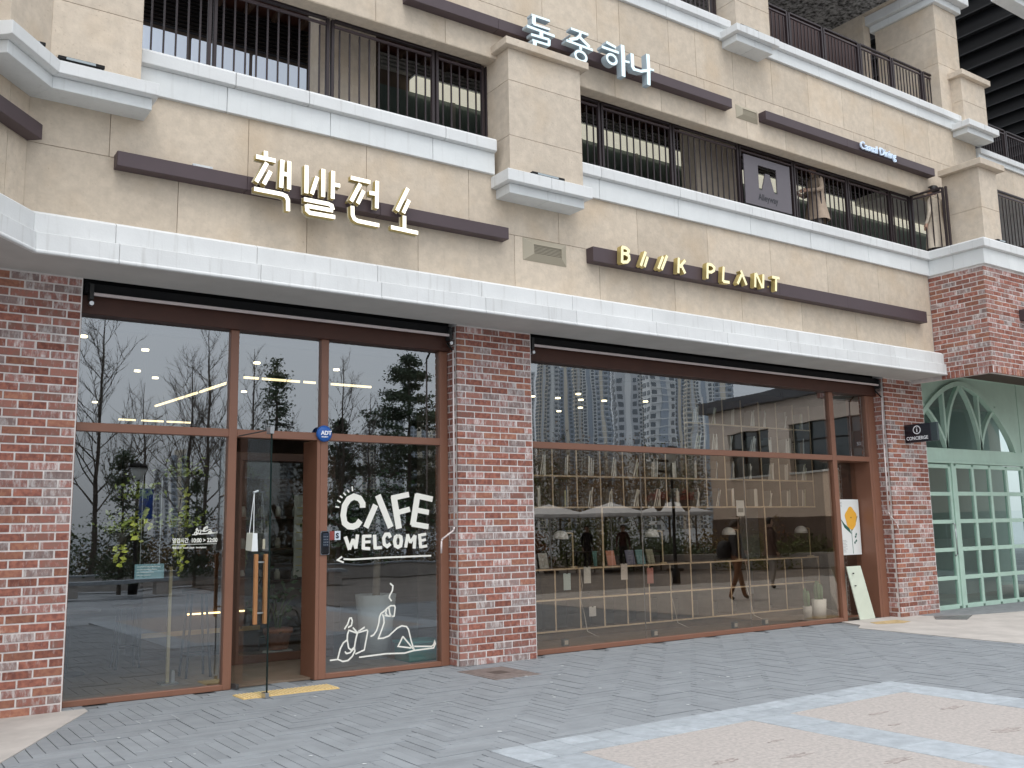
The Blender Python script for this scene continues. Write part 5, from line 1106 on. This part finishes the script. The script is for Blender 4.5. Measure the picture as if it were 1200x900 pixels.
t = thing('notice_card', 'small white notice hung from the upper shelf in the right window', 'notice'); bx('card', 12.33, 12.52, 1.33, 1.335, 1.74, 2.0, POTW, t); bx('print_block', 12.36, 12.49, 1.326, 1.329, 1.80, 1.87, mat('grey_ink', (.2, .22, .22), .6), t, 0)
t = thing('standing_banner', 'grey banner frame standing in the room behind the right window', 'banner'); bx('banner_frame', 13.4, 14.0, 2.3, 2.34, .05, 2.0, WOODD, t); bx('banner_sheet', 13.45, 13.95, 2.285, 2.30, .35, 1.9, mat('banner_grey', (.18, .19, .20), .6), t)

# ------------------------------------------------------------------ people
def person(label, loc, rz, scale, top_m, leg_m, hair_m, coat=None, stride=.0, arms='down', hairlen=.0, shoe=None, lean=0):
    t_ = thing('person', label, 'person', None, loc); t_.rotation_euler = (0, 0, rz); t_.scale = (scale,)*3
    V_ = []; E_ = []; R_ = []
    def v(p, r, parent=None):
        V_.append(p); R_.append(r if isinstance(r, tuple) else (r, r))
        if parent is not None: E_.append((parent, len(V_)-1))
        return len(V_)-1
    pel = v((0, 0, .93), (.15, .105)); sp = v((0, lean*.3, 1.10), (.135, .095), pel); ch = v((0, lean*.6, 1.27), (.155, .105), sp); nb_ = v((0, lean, 1.40), (.085, .07), ch)
    nk = v((0, lean+.01, 1.465), .05, nb_); hl = v((0, lean+.03, 1.525), (.062, .075), nk); hm = v((0, lean+.02, 1.60), (.078, .095), hl); ht = v((0, lean+.01, 1.67), (.055, .07), hm)
    fingers = []
    for s_ in (-1, 1):
        sh = v((s_*.155, lean, 1.37), .062, nb_)
        if arms == 'down': el = (s_*.225, lean-.02+s_*stride*.25, 1.12); wr = (s_*.235, lean+.06+s_*stride*.5, .88)
        elif arms == 'rail': el = (s_*.24, lean+.05, 1.13); wr = (s_*.12, lean+.27, 1.12)
        elif arms == 'carry': el = (s_*.23, lean-.02, 1.13); wr = (s_*.12, lean+.22, 1.04) if s_ > 0 else (s_*.24, lean+.05, .88)
        e_ = v(el, .046, sh); w_ = v(wr, .030, e_)
        d = (Vector(wr)-Vector(el)).normalized(); side = Vector((-s_, 0, 0)) if abs(d.x) < .8 else Vector((0, 0, 1))
        side = (side-d*side.dot(d)).normalized(); nrm = d.cross(side)
        pm_ = v(tuple(Vector(wr)+d*.055), (.036, .020), w_)
        for k_, (off, ln) in enumerate(((-.027, .062), (-.009, .072), (.009, .068), (.027, .054))):
            a_ = Vector(wr)+d*.085+nrm*off*1.0; f1 = v(tuple(a_), .010, pm_); f2 = v(tuple(a_+d*ln*.55+side*.006), .009, f1); v(tuple(a_+d*ln*.9+side*.024), .0075, f2)
        th = v(tuple(Vector(wr)+d*.035-nrm*.036), .011, w_); v(tuple(Vector(wr)+d*.075-nrm*.052+side*.012), .009, th)
        hp = v((s_*.085, 0, .86), (.092, .095), pel)
        kn = v((s_*.095, .03+s_*stride*.45, .49), .062, hp); ank = (s_*.095, s_*stride*.95-.02, .085)
        ak = v(ank, .042, kn); v((ank[0]*1.1, ank[1]+.10, .035), (.042, .030), ak); 
    me = bpy.data.meshes.new('body'); me.from_pydata(V_, E_, []); o = bpy.data.objects.new('body', me); COL.objects.link(o)
    sk = o.modifiers.new('skin', 'SKIN'); sk.use_smooth_shade = True
    for i, d_ in enumerate(me.skin_vertices[0].data): d_.radius = R_[i]; d_.use_root = (i == 0)
    ss = o.modifiers.new('sub', 'SUBSURF'); ss.levels = 2; ss.render_levels = 2
    dg = bpy.context.evaluated_depsgraph_get(); m2_ = bpy.data.meshes.new_from_object(o.evaluated_get(dg)); bpy.data.objects.remove(o)
    SK = mat('skin_tone', (.55, .34, .25), .55); SH = shoe or mat('dark_shoe', (.03, .025, .022), .5)
    m2_.materials.clear()
    for q in (SK, top_m, leg_m, SH): m2_.materials.append(q)
    for p in m2_.polygons:
        c = p.center
        if c.z > 1.445: k_ = 0
        elif c.z < .075: k_ = 3
        else:
            armz = abs(c.x) > .19 or (arms in ('rail', 'carry') and c.y > lean+.13 and c.z > .95)
            hand = False
            if arms == 'rail': hand = c.y > lean+.262
            elif arms == 'down': hand = abs(c.x) > .18 and c.z < .875
            elif arms == 'carry': hand = (c.x > 0 and c.y > lean+.215 and c.z > .9) or (c.x < -.18 and c.z < .875)
            k_ = 0 if hand else (1 if (c.z > .93 or armz) else 2)
        p.material_index = k_
    m2_.polygons.foreach_set('use_smooth', [True]*len(m2_.polygons))
    b_ = bpy.data.objects.new('body', m2_); COL.objects.link(b_); b_.parent = t_
    # face
    ey = mat('eye_dark', (.02, .015, .012), .2)
    for s_ in (-1, 1):
        MB().lathe([(.0, -.008), (.009, 0), (0, .008)], (s_*.03, lean+.108, 1.60), k=8).build('eye', ey, t_); MB().lathe([(.004, -.028), (.014, 0), (.008, .028)], (s_*.079, lean+.01, 1.59), k=8).build('ear', SK, t_, smooth=True)
        bx('eyebrow', s_*.03-.015, s_*.03+.015, lean+.108, lean+.116, 1.622, 1.627, hair_m, t_, 0)
    MB().prism([(-.012, lean+.105, 1.565), (.012, lean+.105, 1.565), (0, lean+.108, 1.605)], [(-.006, lean+.132, 1.568), (.006, lean+.132, 1.568), (0, lean+.115, 1.60)]).build('nose', SK, t_)
    bx('mouth', -.018, .018, lean+.100, lean+.108, 1.542, 1.549, mat('lip', (.36, .13, .11), .5), t_, .002)
    # hair: shell over the back and top of the head
    hb = MB(); k = 18
    rings = [(.040, 1.705, .0), (.080, 1.685, -.004), (.098, 1.64, -.014), (.102, 1.59, -.03), (.092, 1.54, -.042)]
    if hairlen: rings += [(.092, 1.46, -.045), (.085, 1.46-hairlen*.5, -.05), (.055, 1.46-hairlen, -.055)]
    vs = []
    for r_, z_, dy in rings:
        for i in range(k):
            a = 2*math.pi*i/k; fy = math.sin(a); yy = lean+.015+dy+r_*1.12*fy
            if fy > .2 and z_ < 1.65: yy = min(yy, lean+.03+dy)
            vs.append((r_*math.cos(a), yy, z_))
    fs = [(j*k+i, j*k+(i+1) % k, (j+1)*k+(i+1) % k, (j+1)*k+i) for j in range(len(rings)-1) for i in range(k)]+[tuple(range(k))[::-1], tuple(range((len(rings)-1)*k, len(rings)*k))]
    hb.add(vs, fs); hb.build('hair', hair_m, t_, smooth=True)
    if coat:
        cm, hem = coat; rings = [(.10, .085, 1.415), (.185, .125, 1.36), (.195, .14, 1.22), (.18, .13, 1.05), (.20, .155, .90), (.235, .19, .70), (.26, .21, hem)]
        rings = [r for r in rings if r[2] >= hem-.001]; rr_ = random.Random(2)
        cb = MB(); vs = []; k = 26
        for (a_, b2, z_) in rings:
            for i in range(k):
                an = 2*math.pi*i/k; f_ = 1+(.035*math.sin(an*6+z_*5) if z_ < 1.0 else .01*math.sin(an*4)); vs.append((a_*f_*math.cos(an), lean*max(0, (z_-.9))/.5+b2*f_*math.sin(an), z_))
        fs = [(j*k+i, j*k+(i+1) % k, (j+1)*k+(i+1) % k, (j+1)*k+i) for j in range(len(rings)-1) for i in range(k)]
        fs += [tuple(range(k))]
        cb.add(vs, fs); cb.build('coat', cm, t_, smooth=True)
        MB().lathe([(.075, -.02), (.10, .0), (.085, .05), (.07, .05)], (0, lean-.005, 1.42), k=18).build('collar', cm, t_, smooth=True)
    return t_
BEIGEC = mat('beige_wool_coat', (.40, .31, .235), .85, var=.12, scale=14); CREAMC = mat('cream_coat', (.58, .50, .40), .85, var=.1, scale=12)
BLKH = mat('black_hair', (.012, .010, .010), .5); DKJ = mat('dark_jacket', (.035, .032, .035), .7); BRJ = mat('brown_jacket', (.07, .035, .025), .7); BRT = mat('brown_trousers', (.20, .09, .045), .8); GRT = mat('grey_trousers', (.30, .27, .25), .8)
FZ = 6.17
person('person in a beige long coat with a black cap standing behind the balcony railing', (13.12, -.08, 6.08), rad(75), .91, BEIGEC, GRT, BLKH, (BEIGEC, .58), arms='rail')
cap = [o for o in COL.objects if o.name.startswith('person')][-1]
MB().lathe([(.108, 1.62), (.112, 1.66), (.09, 1.72), (.03, 1.745), (0, 1.747)], (0, 0, 0), k=20).build('cap', BLKH, cap, smooth=True)
person('person in a cream coat behind the short rail return beside the corner column', (15.80, -.61, 6.09), rad(0), .89, CREAMC, DKJ, BLKH, (CREAMC, .35), arms='down')
person('walking person in dark jacket and brown trousers with a bag, mirrored in the right window', (15.96, -4.17, 0), rad(-75), 1.0, DKJ, BRT, mat('brown_hair', (.05, .03, .02), .5), None, stride=.26, arms='carry')
wp = [o for o in COL.objects if o.name.startswith('person')][-1]
bgp = T(MB().lathe([(.0, 0), (.14, .02), (.17, .2), (.12, .36), (.05, .40), (0, .4)], k=14).build('shoulder_bag', mat('black_bag', (.02, .02, .022), .6), None, smooth=True), 'black shoulder bag carried by the mirrored walking person', 'bag'); bgp.location = (15.86, -4.42, .86)
person('person in a dark brown coat and grey trousers, mirrored in the right window', (19.28, -6.05, 0), rad(-70), 1.04, BRJ, GRT, BLKH, (BRJ, .80), stride=.06)
person('person in a dull maroon top at the parasols, mirrored far off', (24.3, -17.4, 0), rad(40), 1.0, mat('maroon_top', (.10, .03, .03), .8), DKJ, BLKH, None)
person('person in dark clothes at the parasols, mirrored far off', (23.2, -18.2, 0), rad(10), 1.0, DKJ, DKJ, BLKH, None)

# ------------------------------------------------------------------ across the plaza (seen mirrored in the glass)
def bare_tree(label, x_, y_, h_, seed, spread=.33, grp='bare trees across the plaza'):
    t_ = thing('bare_tree', label, 'tree', grp, (x_, y_, 0)); r = random.Random(seed)
    tm = MB(); bm_ = MB(); p = Vector((0, 0, 0)); r0 = h_*.0105; n = 9; pts = [p]
    for i in range(n): p = p+Vector((r.gauss(0, .03), r.gauss(0, .03), 1))*h_/n; pts.append(p)
    for i in range(n): tm.tube(pts[i], pts[i+1], r0*(1-i/n)**.9+.008, r0*(1-(i+1)/n)**.9+.006, k=6, cap=False)
    def br(p, d, L_, rr_, dep):
        if dep == 0 or L_ < .12: return
        q = p
        for s_ in range(3):
            d2 = (d+Vector((r.gauss(0, .13), r.gauss(0, .13), .10+r.gauss(0, .05)))).normalized(); q2 = q+d2*L_/3
            bm_.tube(q, q2, rr_*(1-s_*.25), rr_*(1-(s_+1)*.25), k=3 if dep < 3 else 4, cap=False); q = q2; d = d2
            for _ in range(2 if dep > 1 else 1):
                a = (d+Vector((r.gauss(0, .6), r.gauss(0, .6), r.gauss(.15, .3)))).normalized(); br(q, a, L_*r.uniform(.4, .62), rr_*.55, dep-1)
    m_ = int(h_*2.4)
    for i in range(m_):
        f = .22+.76*i/m_; z = h_*f; a = r.uniform(0, 6.283); up_ = .75+.5*f
        br(Vector((0, 0, z)), Vector((math.cos(a), math.sin(a), up_)).normalized(), h_*spread*(1.08-f)+.2, r0*.36*(1.1-f)+.004, 3)
    tm.build('trunk', BARK, t_); bm_.build('branches', BARK, t_); return t_
def conifer(label, x_, y_, h_, w_, seed, n=5200, size=.22, grp='evergreen trees across the plaza', mm=None, base=.12):
    t_ = thing('conifer_tree', label, 'tree', grp, (x_, y_, 0)); r = random.Random(seed)
    tm = MB().tube((0, 0, 0), (0, 0, h_*.97), h_*.016, .01, k=7)
    cl = []
    for i in range(int(h_*13)):
        f = base+(1-base)*r.random()**1.15; z = h_*f; a = r.uniform(0, 6.283); L_ = w_*(1-f)**.8*r.uniform(.55, 1.05)+.08
        e = Vector((math.cos(a)*L_, math.sin(a)*L_, z+L_*r.uniform(-.12, .25))); tm.tube((0, 0, z), e, .018, .004, k=3, cap=False); cl.append((Vector((0, 0, z)), e))
    tm.build('trunk', BARK, t_)
    pts = []
    for i in range(n):
        a, b = r.choice(cl); u = r.random()**.6; p = a.lerp(b, u); sp = .07+.10*u
        pts.append((p.x+r.gauss(0, sp), p.y+r.gauss(0, sp), p.z+r.gauss(0, sp*.6)))
    leafcloud('crown', pts, size, mm or NEEDLE, t_, 1, seed=seed); return t_
for i, (x_, y_, h_, s_) in enumerate(((7.4, -26.9, 10.8, .30), (9.9, -22.1, 9.2, .26), (9.1, -27.5, 7.4, .28), (12.0, -23.5, 8.4, .26), (14.96, -22.35, 8.2, .28), (16.6, -23.5, 7.0, .26), (4.6, -25, 7.8, .3), (11.0, -28, 9.0, .3), (20.5, -22, 5.5, .3), (2.2, -28, 8, .3))):
    bare_tree(('tall bare tree mirrored in the upper left pane', 'bare tree mirrored near the first mullion', 'thin bare tree between the two tall ones', 'bare tree mirrored above the door', 'bare tree mirrored left of the lettered pane', 'low bare tree left of the round evergreen', 'bare tree beyond the left pillar, across the plaza', 'bare tree behind the front row across the plaza', 'small bare tree right of the broad evergreen', 'bare tree at the far left across the plaza')[i], x_, y_, h_, 20+i, s_)
conifer('narrow pointed evergreen mirrored above the glass door', 12.8, -23.3, 8.2, 1.5, 3, 5000, .11)
conifer('broad dark pine mirrored in the pane over the cafe lettering', 19.1, -24.7, 8.9, 4.6, 4, 24000, .12, base=.22)
conifer('low dark evergreen left of the broad pine, mirrored', 16.9, -26.5, 6.2, 2.0, 5, 7000, .13)
conifer('dark bushy evergreen mirrored in the lower left pane', 6.6, -18.9, 4.0, .9, 6, 4000, .09); conifer('second dark evergreen mirrored in the lower left pane', 9.1, -20.3, 3.6, .9, 7, 4000, .09); conifer('squat evergreen mirrored near the door', 12.0, -19.5, 3.0, .9, 8, 3000, .09)
def shrub(label, x_, y_, w_, d_, h_, seed, m_, n=2600, size=.12):
    t_ = thing('shrub', label, 'shrub', 'shrubs edging the plaza', (x_, y_, 0)); r = random.Random(seed)
    pts = [(r.uniform(-1, 1), r.uniform(-1, 1), r.random()) for _ in range(n)]
    pts = [(w_*a, d_*b, h_*c*(1-.45*(a*a)*(b*b))*(.75+.3*math.sin(a*5+seed)*math.cos(b*4))) for a, b, c in pts]
    leafcloud('foliage', pts, size, m_, t_, 1, seed=seed)
    st = MB()
    for i in range(8): st.tube((r.uniform(-.5, .5)*w_, r.uniform(-.5, .5)*d_, 0), (r.uniform(-.8, .8)*w_, r.uniform(-.8, .8)*d_, h_*.8), .015, .004, k=4)
    st.build('stems', BARK, t_)
OL = mat('olive_leaf', (.10, .12, .03), .7, var=.5, scale=1.5); RU = mat('rust_leaf', (.26, .10, .03), .7, var=.5, scale=1.5)
rs = random.Random(9)
kinds = ((DRYG, 'brown'), (LEAFD, 'dark green'), (OL, 'olive'), (RU, 'rust coloured'))
spots_ = ['far left', 'left', 'left of the tall bare tree', 'under the tall bare tree', 'behind the bench', 'middle left', 'under the thin tree', 'middle', 'beside the lamp post', 'middle right', 'before the pines', 'under the broad pine', 'right of the pine', 'beside the low wall', 'left of the parasols', 'behind the parasols', 'right of the parasols', 'before the tan building', 'beside the tan building', 'far right', 'behind the first parasol', 'behind the last parasol']
for i in range(22):
    f = i/21; x_ = 0+f*38; y_ = -29+f*6+rs.uniform(-1.5, 1.5) if x_ < 22 else -24+(x_-22)*.62+rs.uniform(-1, 1)
    mm, nm = kinds[(i*7+i//3) % 4]
    shrub('%s shrub across the plaza, %s' % (nm, spots_[i]), x_, y_, 1.5+rs.random(), 1.0, 1.5+rs.random()*1.3, i, mm)
shrub('trimmed green hedge mound right of the parasols', 30, -14.2, 3.2, 1.2, 1.3, 50, OL, 5000); shrub('low green hedge beneath the parasols', 26.5, -17.8, 2.4, 1.2, 1.2, 51, LEAFD, 4000)
t = thing('low_wall', 'low pale planter wall across the plaza before the shrubs', 'wall'); bx('wall_block', -8, 19, -21.6, -21.2, 0, .45, CONC, t); bx('wall_cap', -8.05, 19.05, -21.65, -21.15, .452, .50, GRANL, t)
t = thing('low_wall', 'low pale planter wall in front of the tan building', 'wall')
o = MB().box(0, 22, -.2, .2, 0, .55).build('wall_block', CONC, t); o.location = (24, -18.0, 0); o.rotation_euler = (0, 0, rad(42))
def parasol(label, x_, y_):
    t_ = thing('parasol', label, 'parasol', 'white parasols across the plaza', (x_, y_, 0)); k = 8
    MB().tube((0, 0, 0), (0, 0, 2.55), .025).build('pole', WHITEP, t_); MB().lathe([(.3, 0), (.3, .08), (.03, .1)], k=18).build('base', BLACK, t_)
    ring = [(1.45*math.cos(2*math.pi*i/k), 1.45*math.sin(2*math.pi*i/k), 2.13) for i in range(k)]; vs = ring+[(0, 0, 2.52)]+[(x*1, y*1, z-.12) for x, y, z in ring]
    MB_ = MB(); MB_.add(vs, [(i, (i+1) % k, k) for i in range(k)]+[(i, (i+1) % k, k+1+(i+1) % k, k+1+i) for i in range(k)]); MB_.build('canopy', mat('parasol_cloth', (.72, .72, .72), .8), t_)
    for i in range(k): MB().tube((0, 0, 2.47), tuple(c*.97 for c in ring[i][:2])+(2.11,), .008, k=4).build('rib', STEEL, t_)
parasol('leftmost white parasol mirrored in the wide window', 21.6, -18.4); parasol('middle white parasol mirrored in the wide window', 23.4, -17.0); parasol('rightmost white parasol mirrored in the wide window', 25.1, -15.5)
for i, (x_, y_) in enumerate(((22.4, -17.6), (24.4, -16.2), (20.8, -19.0))):
    t_ = thing('cafe_table', 'dark outdoor table under the %s parasol' % ('first', 'second', 'third')[i], 'table', 'outdoor tables', (x_, y_, 0)); bx('table_top', -.5, .5, -.35, .35, .71, .74, WOODD, t_)
    for a in (-.42, .42):
        for b in (-.28, .28): bx('leg', a-.02, a+.02, b-.02, b+.02, 0, .71, BLACK, t_)
for i, (x_, y_) in enumerate(((1.8, -17.2), (6.2, -17.6), (11.5, -17.9))):
    t_ = thing('stone_bench', 'long low grey stone bench across the plaza, %s of three' % ('left', 'middle', 'right')[i], 'bench', 'stone benches across the plaza', (x_, y_, 0)); bx('seat', -1.6, 1.6, -.25, .25, .36, .45, GRANL, t_); bx('support', -1.4, -1.0, -.2, .2, 0, .36, CONC, t_); bx('support', 1.0, 1.4, -.2, .2, 0, .36, CONC, t_)
def lamp_post(label, x_, y_, h_, baskets, banner):
    t_ = thing('street_lamp', label, 'street lamp', None, (x_, y_, 0))
    MB().lathe([(.12, 0), (.12, .3), (.05, .4), (.04, h_-.9), (.03, h_-.5)], k=12).build('post', BLACK, t_, smooth=True)
    MB().lathe([(.10, h_-.5), (.20, h_-.15), (.0, h_-.15)], k=12).build('lantern_glass', mat('lantern_white', (.65, .66, .62), .4), t_, smooth=True); MB().lathe([(.26, h_-.15), (.20, h_-.06), (.03, h_)], k=12).build('lantern_cap', BLACK, t_, smooth=True)
    if baskets:
        for s_ in (-1, 1):
            MB().tube((0, 0, h_*.62), (s_*.55, 0, h_*.65), .02).build('arm', BLACK, t_)
            MB().lathe([(.05, h_*.52), (.17, h_*.56), (.19, h_*.60)], (s_*.55, 0, 0), k=12).build('basket', BARK, t_); r = random.Random(3); leafcloud('flowers', [(s_*.55+r.gauss(0, .13), r.gauss(0, .13), h_*.62+r.gauss(0, .08)) for _ in range(220)], .09, mat('red_flower', (.35, .07, .05), .7, var=.5, scale=12), t_)
        for z in (h_*.80, h_*.88): bx('sign_arm', -.75, -.02, -.015, .015, z, z+.07, BLACK, t_)
    if banner: bx('banner', .05, .42, -.012, .012, h_-1.6, h_-.75, mat('blue_banner', (.02, .08, .35), .6), t_)
    return t_
lamp_post('dark street lamp with a small blue banner mirrored in the lower left pane', 6.9, -18.6, 3.7, False, True)
lamp_post('dark lantern post with flower baskets mirrored in front of the tan building', 18.3, -2.0-1.6, 3.9, True, False).location = (19.4, -9.6, 0)
# tan building beyond the right end of the plaza
tb_ = thing('tan_building', 'long tan rendered building with dark roof edge mirrored in the wide window', 'building', None, (33.6, -21.6, 0))
TA = math.atan2(-11.549+21.147, 31.634-33.483); TL = 17.0
TAN = mat('tan_render', (.74, .60, .49), .85, var=.05, scale=.6); tb_.rotation_euler = (0, 0, TA)
def tbx(name, x0, x1, y0, y1, z0_, z1_, m_, p=None): o = MB().box(x0, x1, y0, y1, z0_, z1_).build(name, m_, p or tb_); return o
# the face towards the plaza is local +y?  (wall plane y=0, body behind it)
for q in ((0, TL, 0, 3.75), (0, TL, 5.75, 6.85)): tbx('wall', q[0], q[1], -.3, 0, q[2], q[3], TAN)
wins = [(1.5, 4.4), (5.7, 10.2), (11.2, 15.5)]
xs = [0]+[c for w_ in wins for c in w_]+[TL]
for i in range(0, len(xs), 2): tbx('wall', xs[i], xs[i+1], -.3, 0, 3.75, 5.75, TAN)
for (a, b) in wins:
    f_ = tbx('window', a, b, -.26, -.22, 3.75, 5.75, FARGLASS); tbx('window_frame', a, b, -.22, -.16, 5.0, 5.06, BLACK)
    n_ = int((b-a)/1.4)
    for i in range(1, n_+1): tbx('window_frame', a+i*(b-a)/(n_+1)-.04, a+i*(b-a)/(n_+1)+.04, -.22, -.15, 3.75, 5.75, BLACK)
    tbx('window_sill', a-.05, b+.05, -.2, .06, 3.67, 3.75, WHITEC)
tbx('roof_edge', -.3, TL+.3, -.5, .35, 6.85, 7.35, mat('dark_roof_edge', (.07, .065, .07), .6)); tbx('back_body', .05, TL-.05, -9, -.31, 0, 6.85, TAN); tbx('base_band', 0, TL, 0, .06, 0, 1.9, mat('brown_base', (.13, .09, .07), .7))
for i, (x_, y_, h_) in enumerate(((25.5, -25.5, 5.6), (29, -24, 5.2), (32.5, -25.5, 6.0), (36, -27, 6.2), (40, -29, 6.0), (27, -29, 6.4), (22.8, -28.5, 6.0), (31, -30, 6.6))):
    t_ = bare_tree('brown leaved tree behind the parasols, %s' % ('first from the pine', 'second from the pine', 'third from the pine', 'beside the tan building', 'behind the tan building corner', 'back row middle', 'back row nearest the pine', 'back row right')[i], x_, y_, h_, 70+i, .34, 'brown trees behind the parasols')
    r = random.Random(i); DL_ = mat('dry_leaf', (.30, .19, .10), .8, var=.5, scale=1.1)
    leafcloud('crown', [(r.gauss(0, h_*.19), r.gauss(0, h_*.19), h_*(.62+r.gauss(0, .16))) for _ in range(2200)], .13, DL_ if i % 3 else OL, t_, 1, seed=i)
# apartment towers far behind
TW = [[536.3, -712.4, 9.8, 144.6], [605.7, -785.3, 13.5, 164.7], [586.0, -737.3, 14.5, 144.0], [689.5, -846.7, 10.9, 171.2], [636.8, -760.6, 15.3, 165.4], [582.3, -675.8, 14.5, 135.5], [694.1, -777.4, 20.6, 178.1], [672.8, -729.4, 12.4, 160.0], [751.7, -792.6, 17.5, 181.2], [695.8, -707.8, 15.8, 153.2], [669.1, -664.0, 10.0, 153.7], [641.8, -620.5, 14.1, 133.8], [615.8, -575.5, 14.7, 122.0], [589.0, -530.9, 15.1, 103.6], [319.3, -347.9, 12.8, 61.3], [358.9, -365.8, 15.1, 66.6], [419.7, -841.8, 12.5, 80.1], [462.9, -875.9, 25.6, 98.3], [510.1, -907.3, 20.5, 97.3], [502.0, -854.4, 17.8, 88.1], [419.1, -897.5, 19.9, 71.2], [215.2, -760.1, 14.0, 47.3], [226.7, -860.6, 11.3, 41.8], [330.6, -826.7, 11.4, 52.8], [554.1, -821.8, 39.6, 136.8], [638.3, -885.4, 25.8, 164.7]]
TWC = [mat('tower_beige', (.78, .70, .58), .8), mat('tower_grey', (.66, .67, .68), .8), mat('tower_white', (.86, .86, .84), .8), mat('tower_blue', (.44, .49, .55), .6)]  # tower colours paled to stand in for distance haze
TWW = mat('tower_window', (.16, .18, .20), .15, spec=.8); names_ = ['beige', 'grey', 'pale', 'blue grey']
TPOS = ('leftmost in the wide window', 'behind the leftmost one', 'third in the wide window', 'fourth in the wide window', 'just past the fourth', 'sixth in the wide window', 'widest of the tall row', 'right of the widest', 'tallest of the row', 'right of the tallest', 'narrow one past the tallest', 'third before the tan building', 'second before the tan building', 'partly behind the tan building',
 'low, before the widest', 'low, right of the other low one', 'behind the left of the cafe lettering', 'behind the middle of the cafe lettering', 'behind the broad pine', 'right of the broad pine', 'left of the cafe lettering', 'behind the left pane trees', 'far left behind the trees', 'above the doorway', 'hidden mostly by the middle pillar', 'right behind the middle pillar')
def tower(i, x_, y_, w_, h_):
    mi = (i*5+i//2) % 4; h_ += 18
    t_ = thing('apartment_tower', 'far %s high rise apartment tower, number %d from the left of the mirrored skyline' % (names_[mi], i+1), 'tower', 'apartment towers on the far skyline', (x_, y_, 0))
    t_['label'] = 'far %s high rise block on the mirrored skyline, %s' % (names_[mi], TPOS[i])
    t_.rotation_euler = (0, 0, math.atan2(y_, x_)+math.pi/2+rad((i*37 % 50)-25))
    d_ = w_*.6; W2 = w_*.94/2
    bx('tower_shaft', -W2, W2, -d_/2, d_/2, 0, h_, TWC[mi], t_, 0); bx('tower_roof', -W2*.7, W2*.7, -d_*.35, d_*.35, h_, h_+4, TWC[(mi+1) % 4], t_, 0); bx('tower_pier', -.12*w_, .12*w_, -d_/2-.8, d_/2+.8, 0, h_+1.5, TWC[(mi+1) % 4], t_, 0)
    wm = MB(); fl = (3.4, 4.2, 3.8, 4.8)[(i*3) % 4]; nf = int(h_/fl)
    nx = max(3, int(w_/(3.6, 5.2, 4.4)[i % 3]))
    for f in range(nf):
        z = f*fl+.9
        for j in range(nx):
            xx_ = -W2+(j+.5)*2*W2/nx; 
            if abs(xx_) < .13*w_: continue
            hw = W2/nx*.62
            for s_ in (-1, 1): wm.box(xx_-hw, xx_+hw, s_*d_/2-.25, s_*d_/2+.25, z, z+2.3)
        for j in range(max(2, nx//2)):
            yy_ = -d_/2+(j+.5)*d_/max(2, nx//2)
            for s_ in (-1, 1): wm.box(s_*W2-.25, s_*W2+.25, yy_-1.4, yy_+1.4, z, z+2.3)
    STUFF(wm.build('windows', TWW, t_))
    if i % 2:
        sb2 = MB()
        for f in range(nf): sb2.box(-W2*.98, W2*.98, -d_/2-1.1, d_/2+1.1, f*fl+.1, f*fl+.7)
        STUFF(sb2.build('balcony_slabs', TWC[2], t_))
for i, q in enumerate(TW): tower(i, *q)

# brown setts on the east side of the plaza, beyond the light walk (mirrored in the wide window)
s4 = poly_sheet('brown_plaza_paving', [(9.2, -9.3), (60, -9.3), (60, -30), (18, -40), (9.2, -21)], -.03, mat('brown_grey_setts', (.20, .175, .155), .85, var=.25, scale=1.2, detail=9), .02); ST(s4)
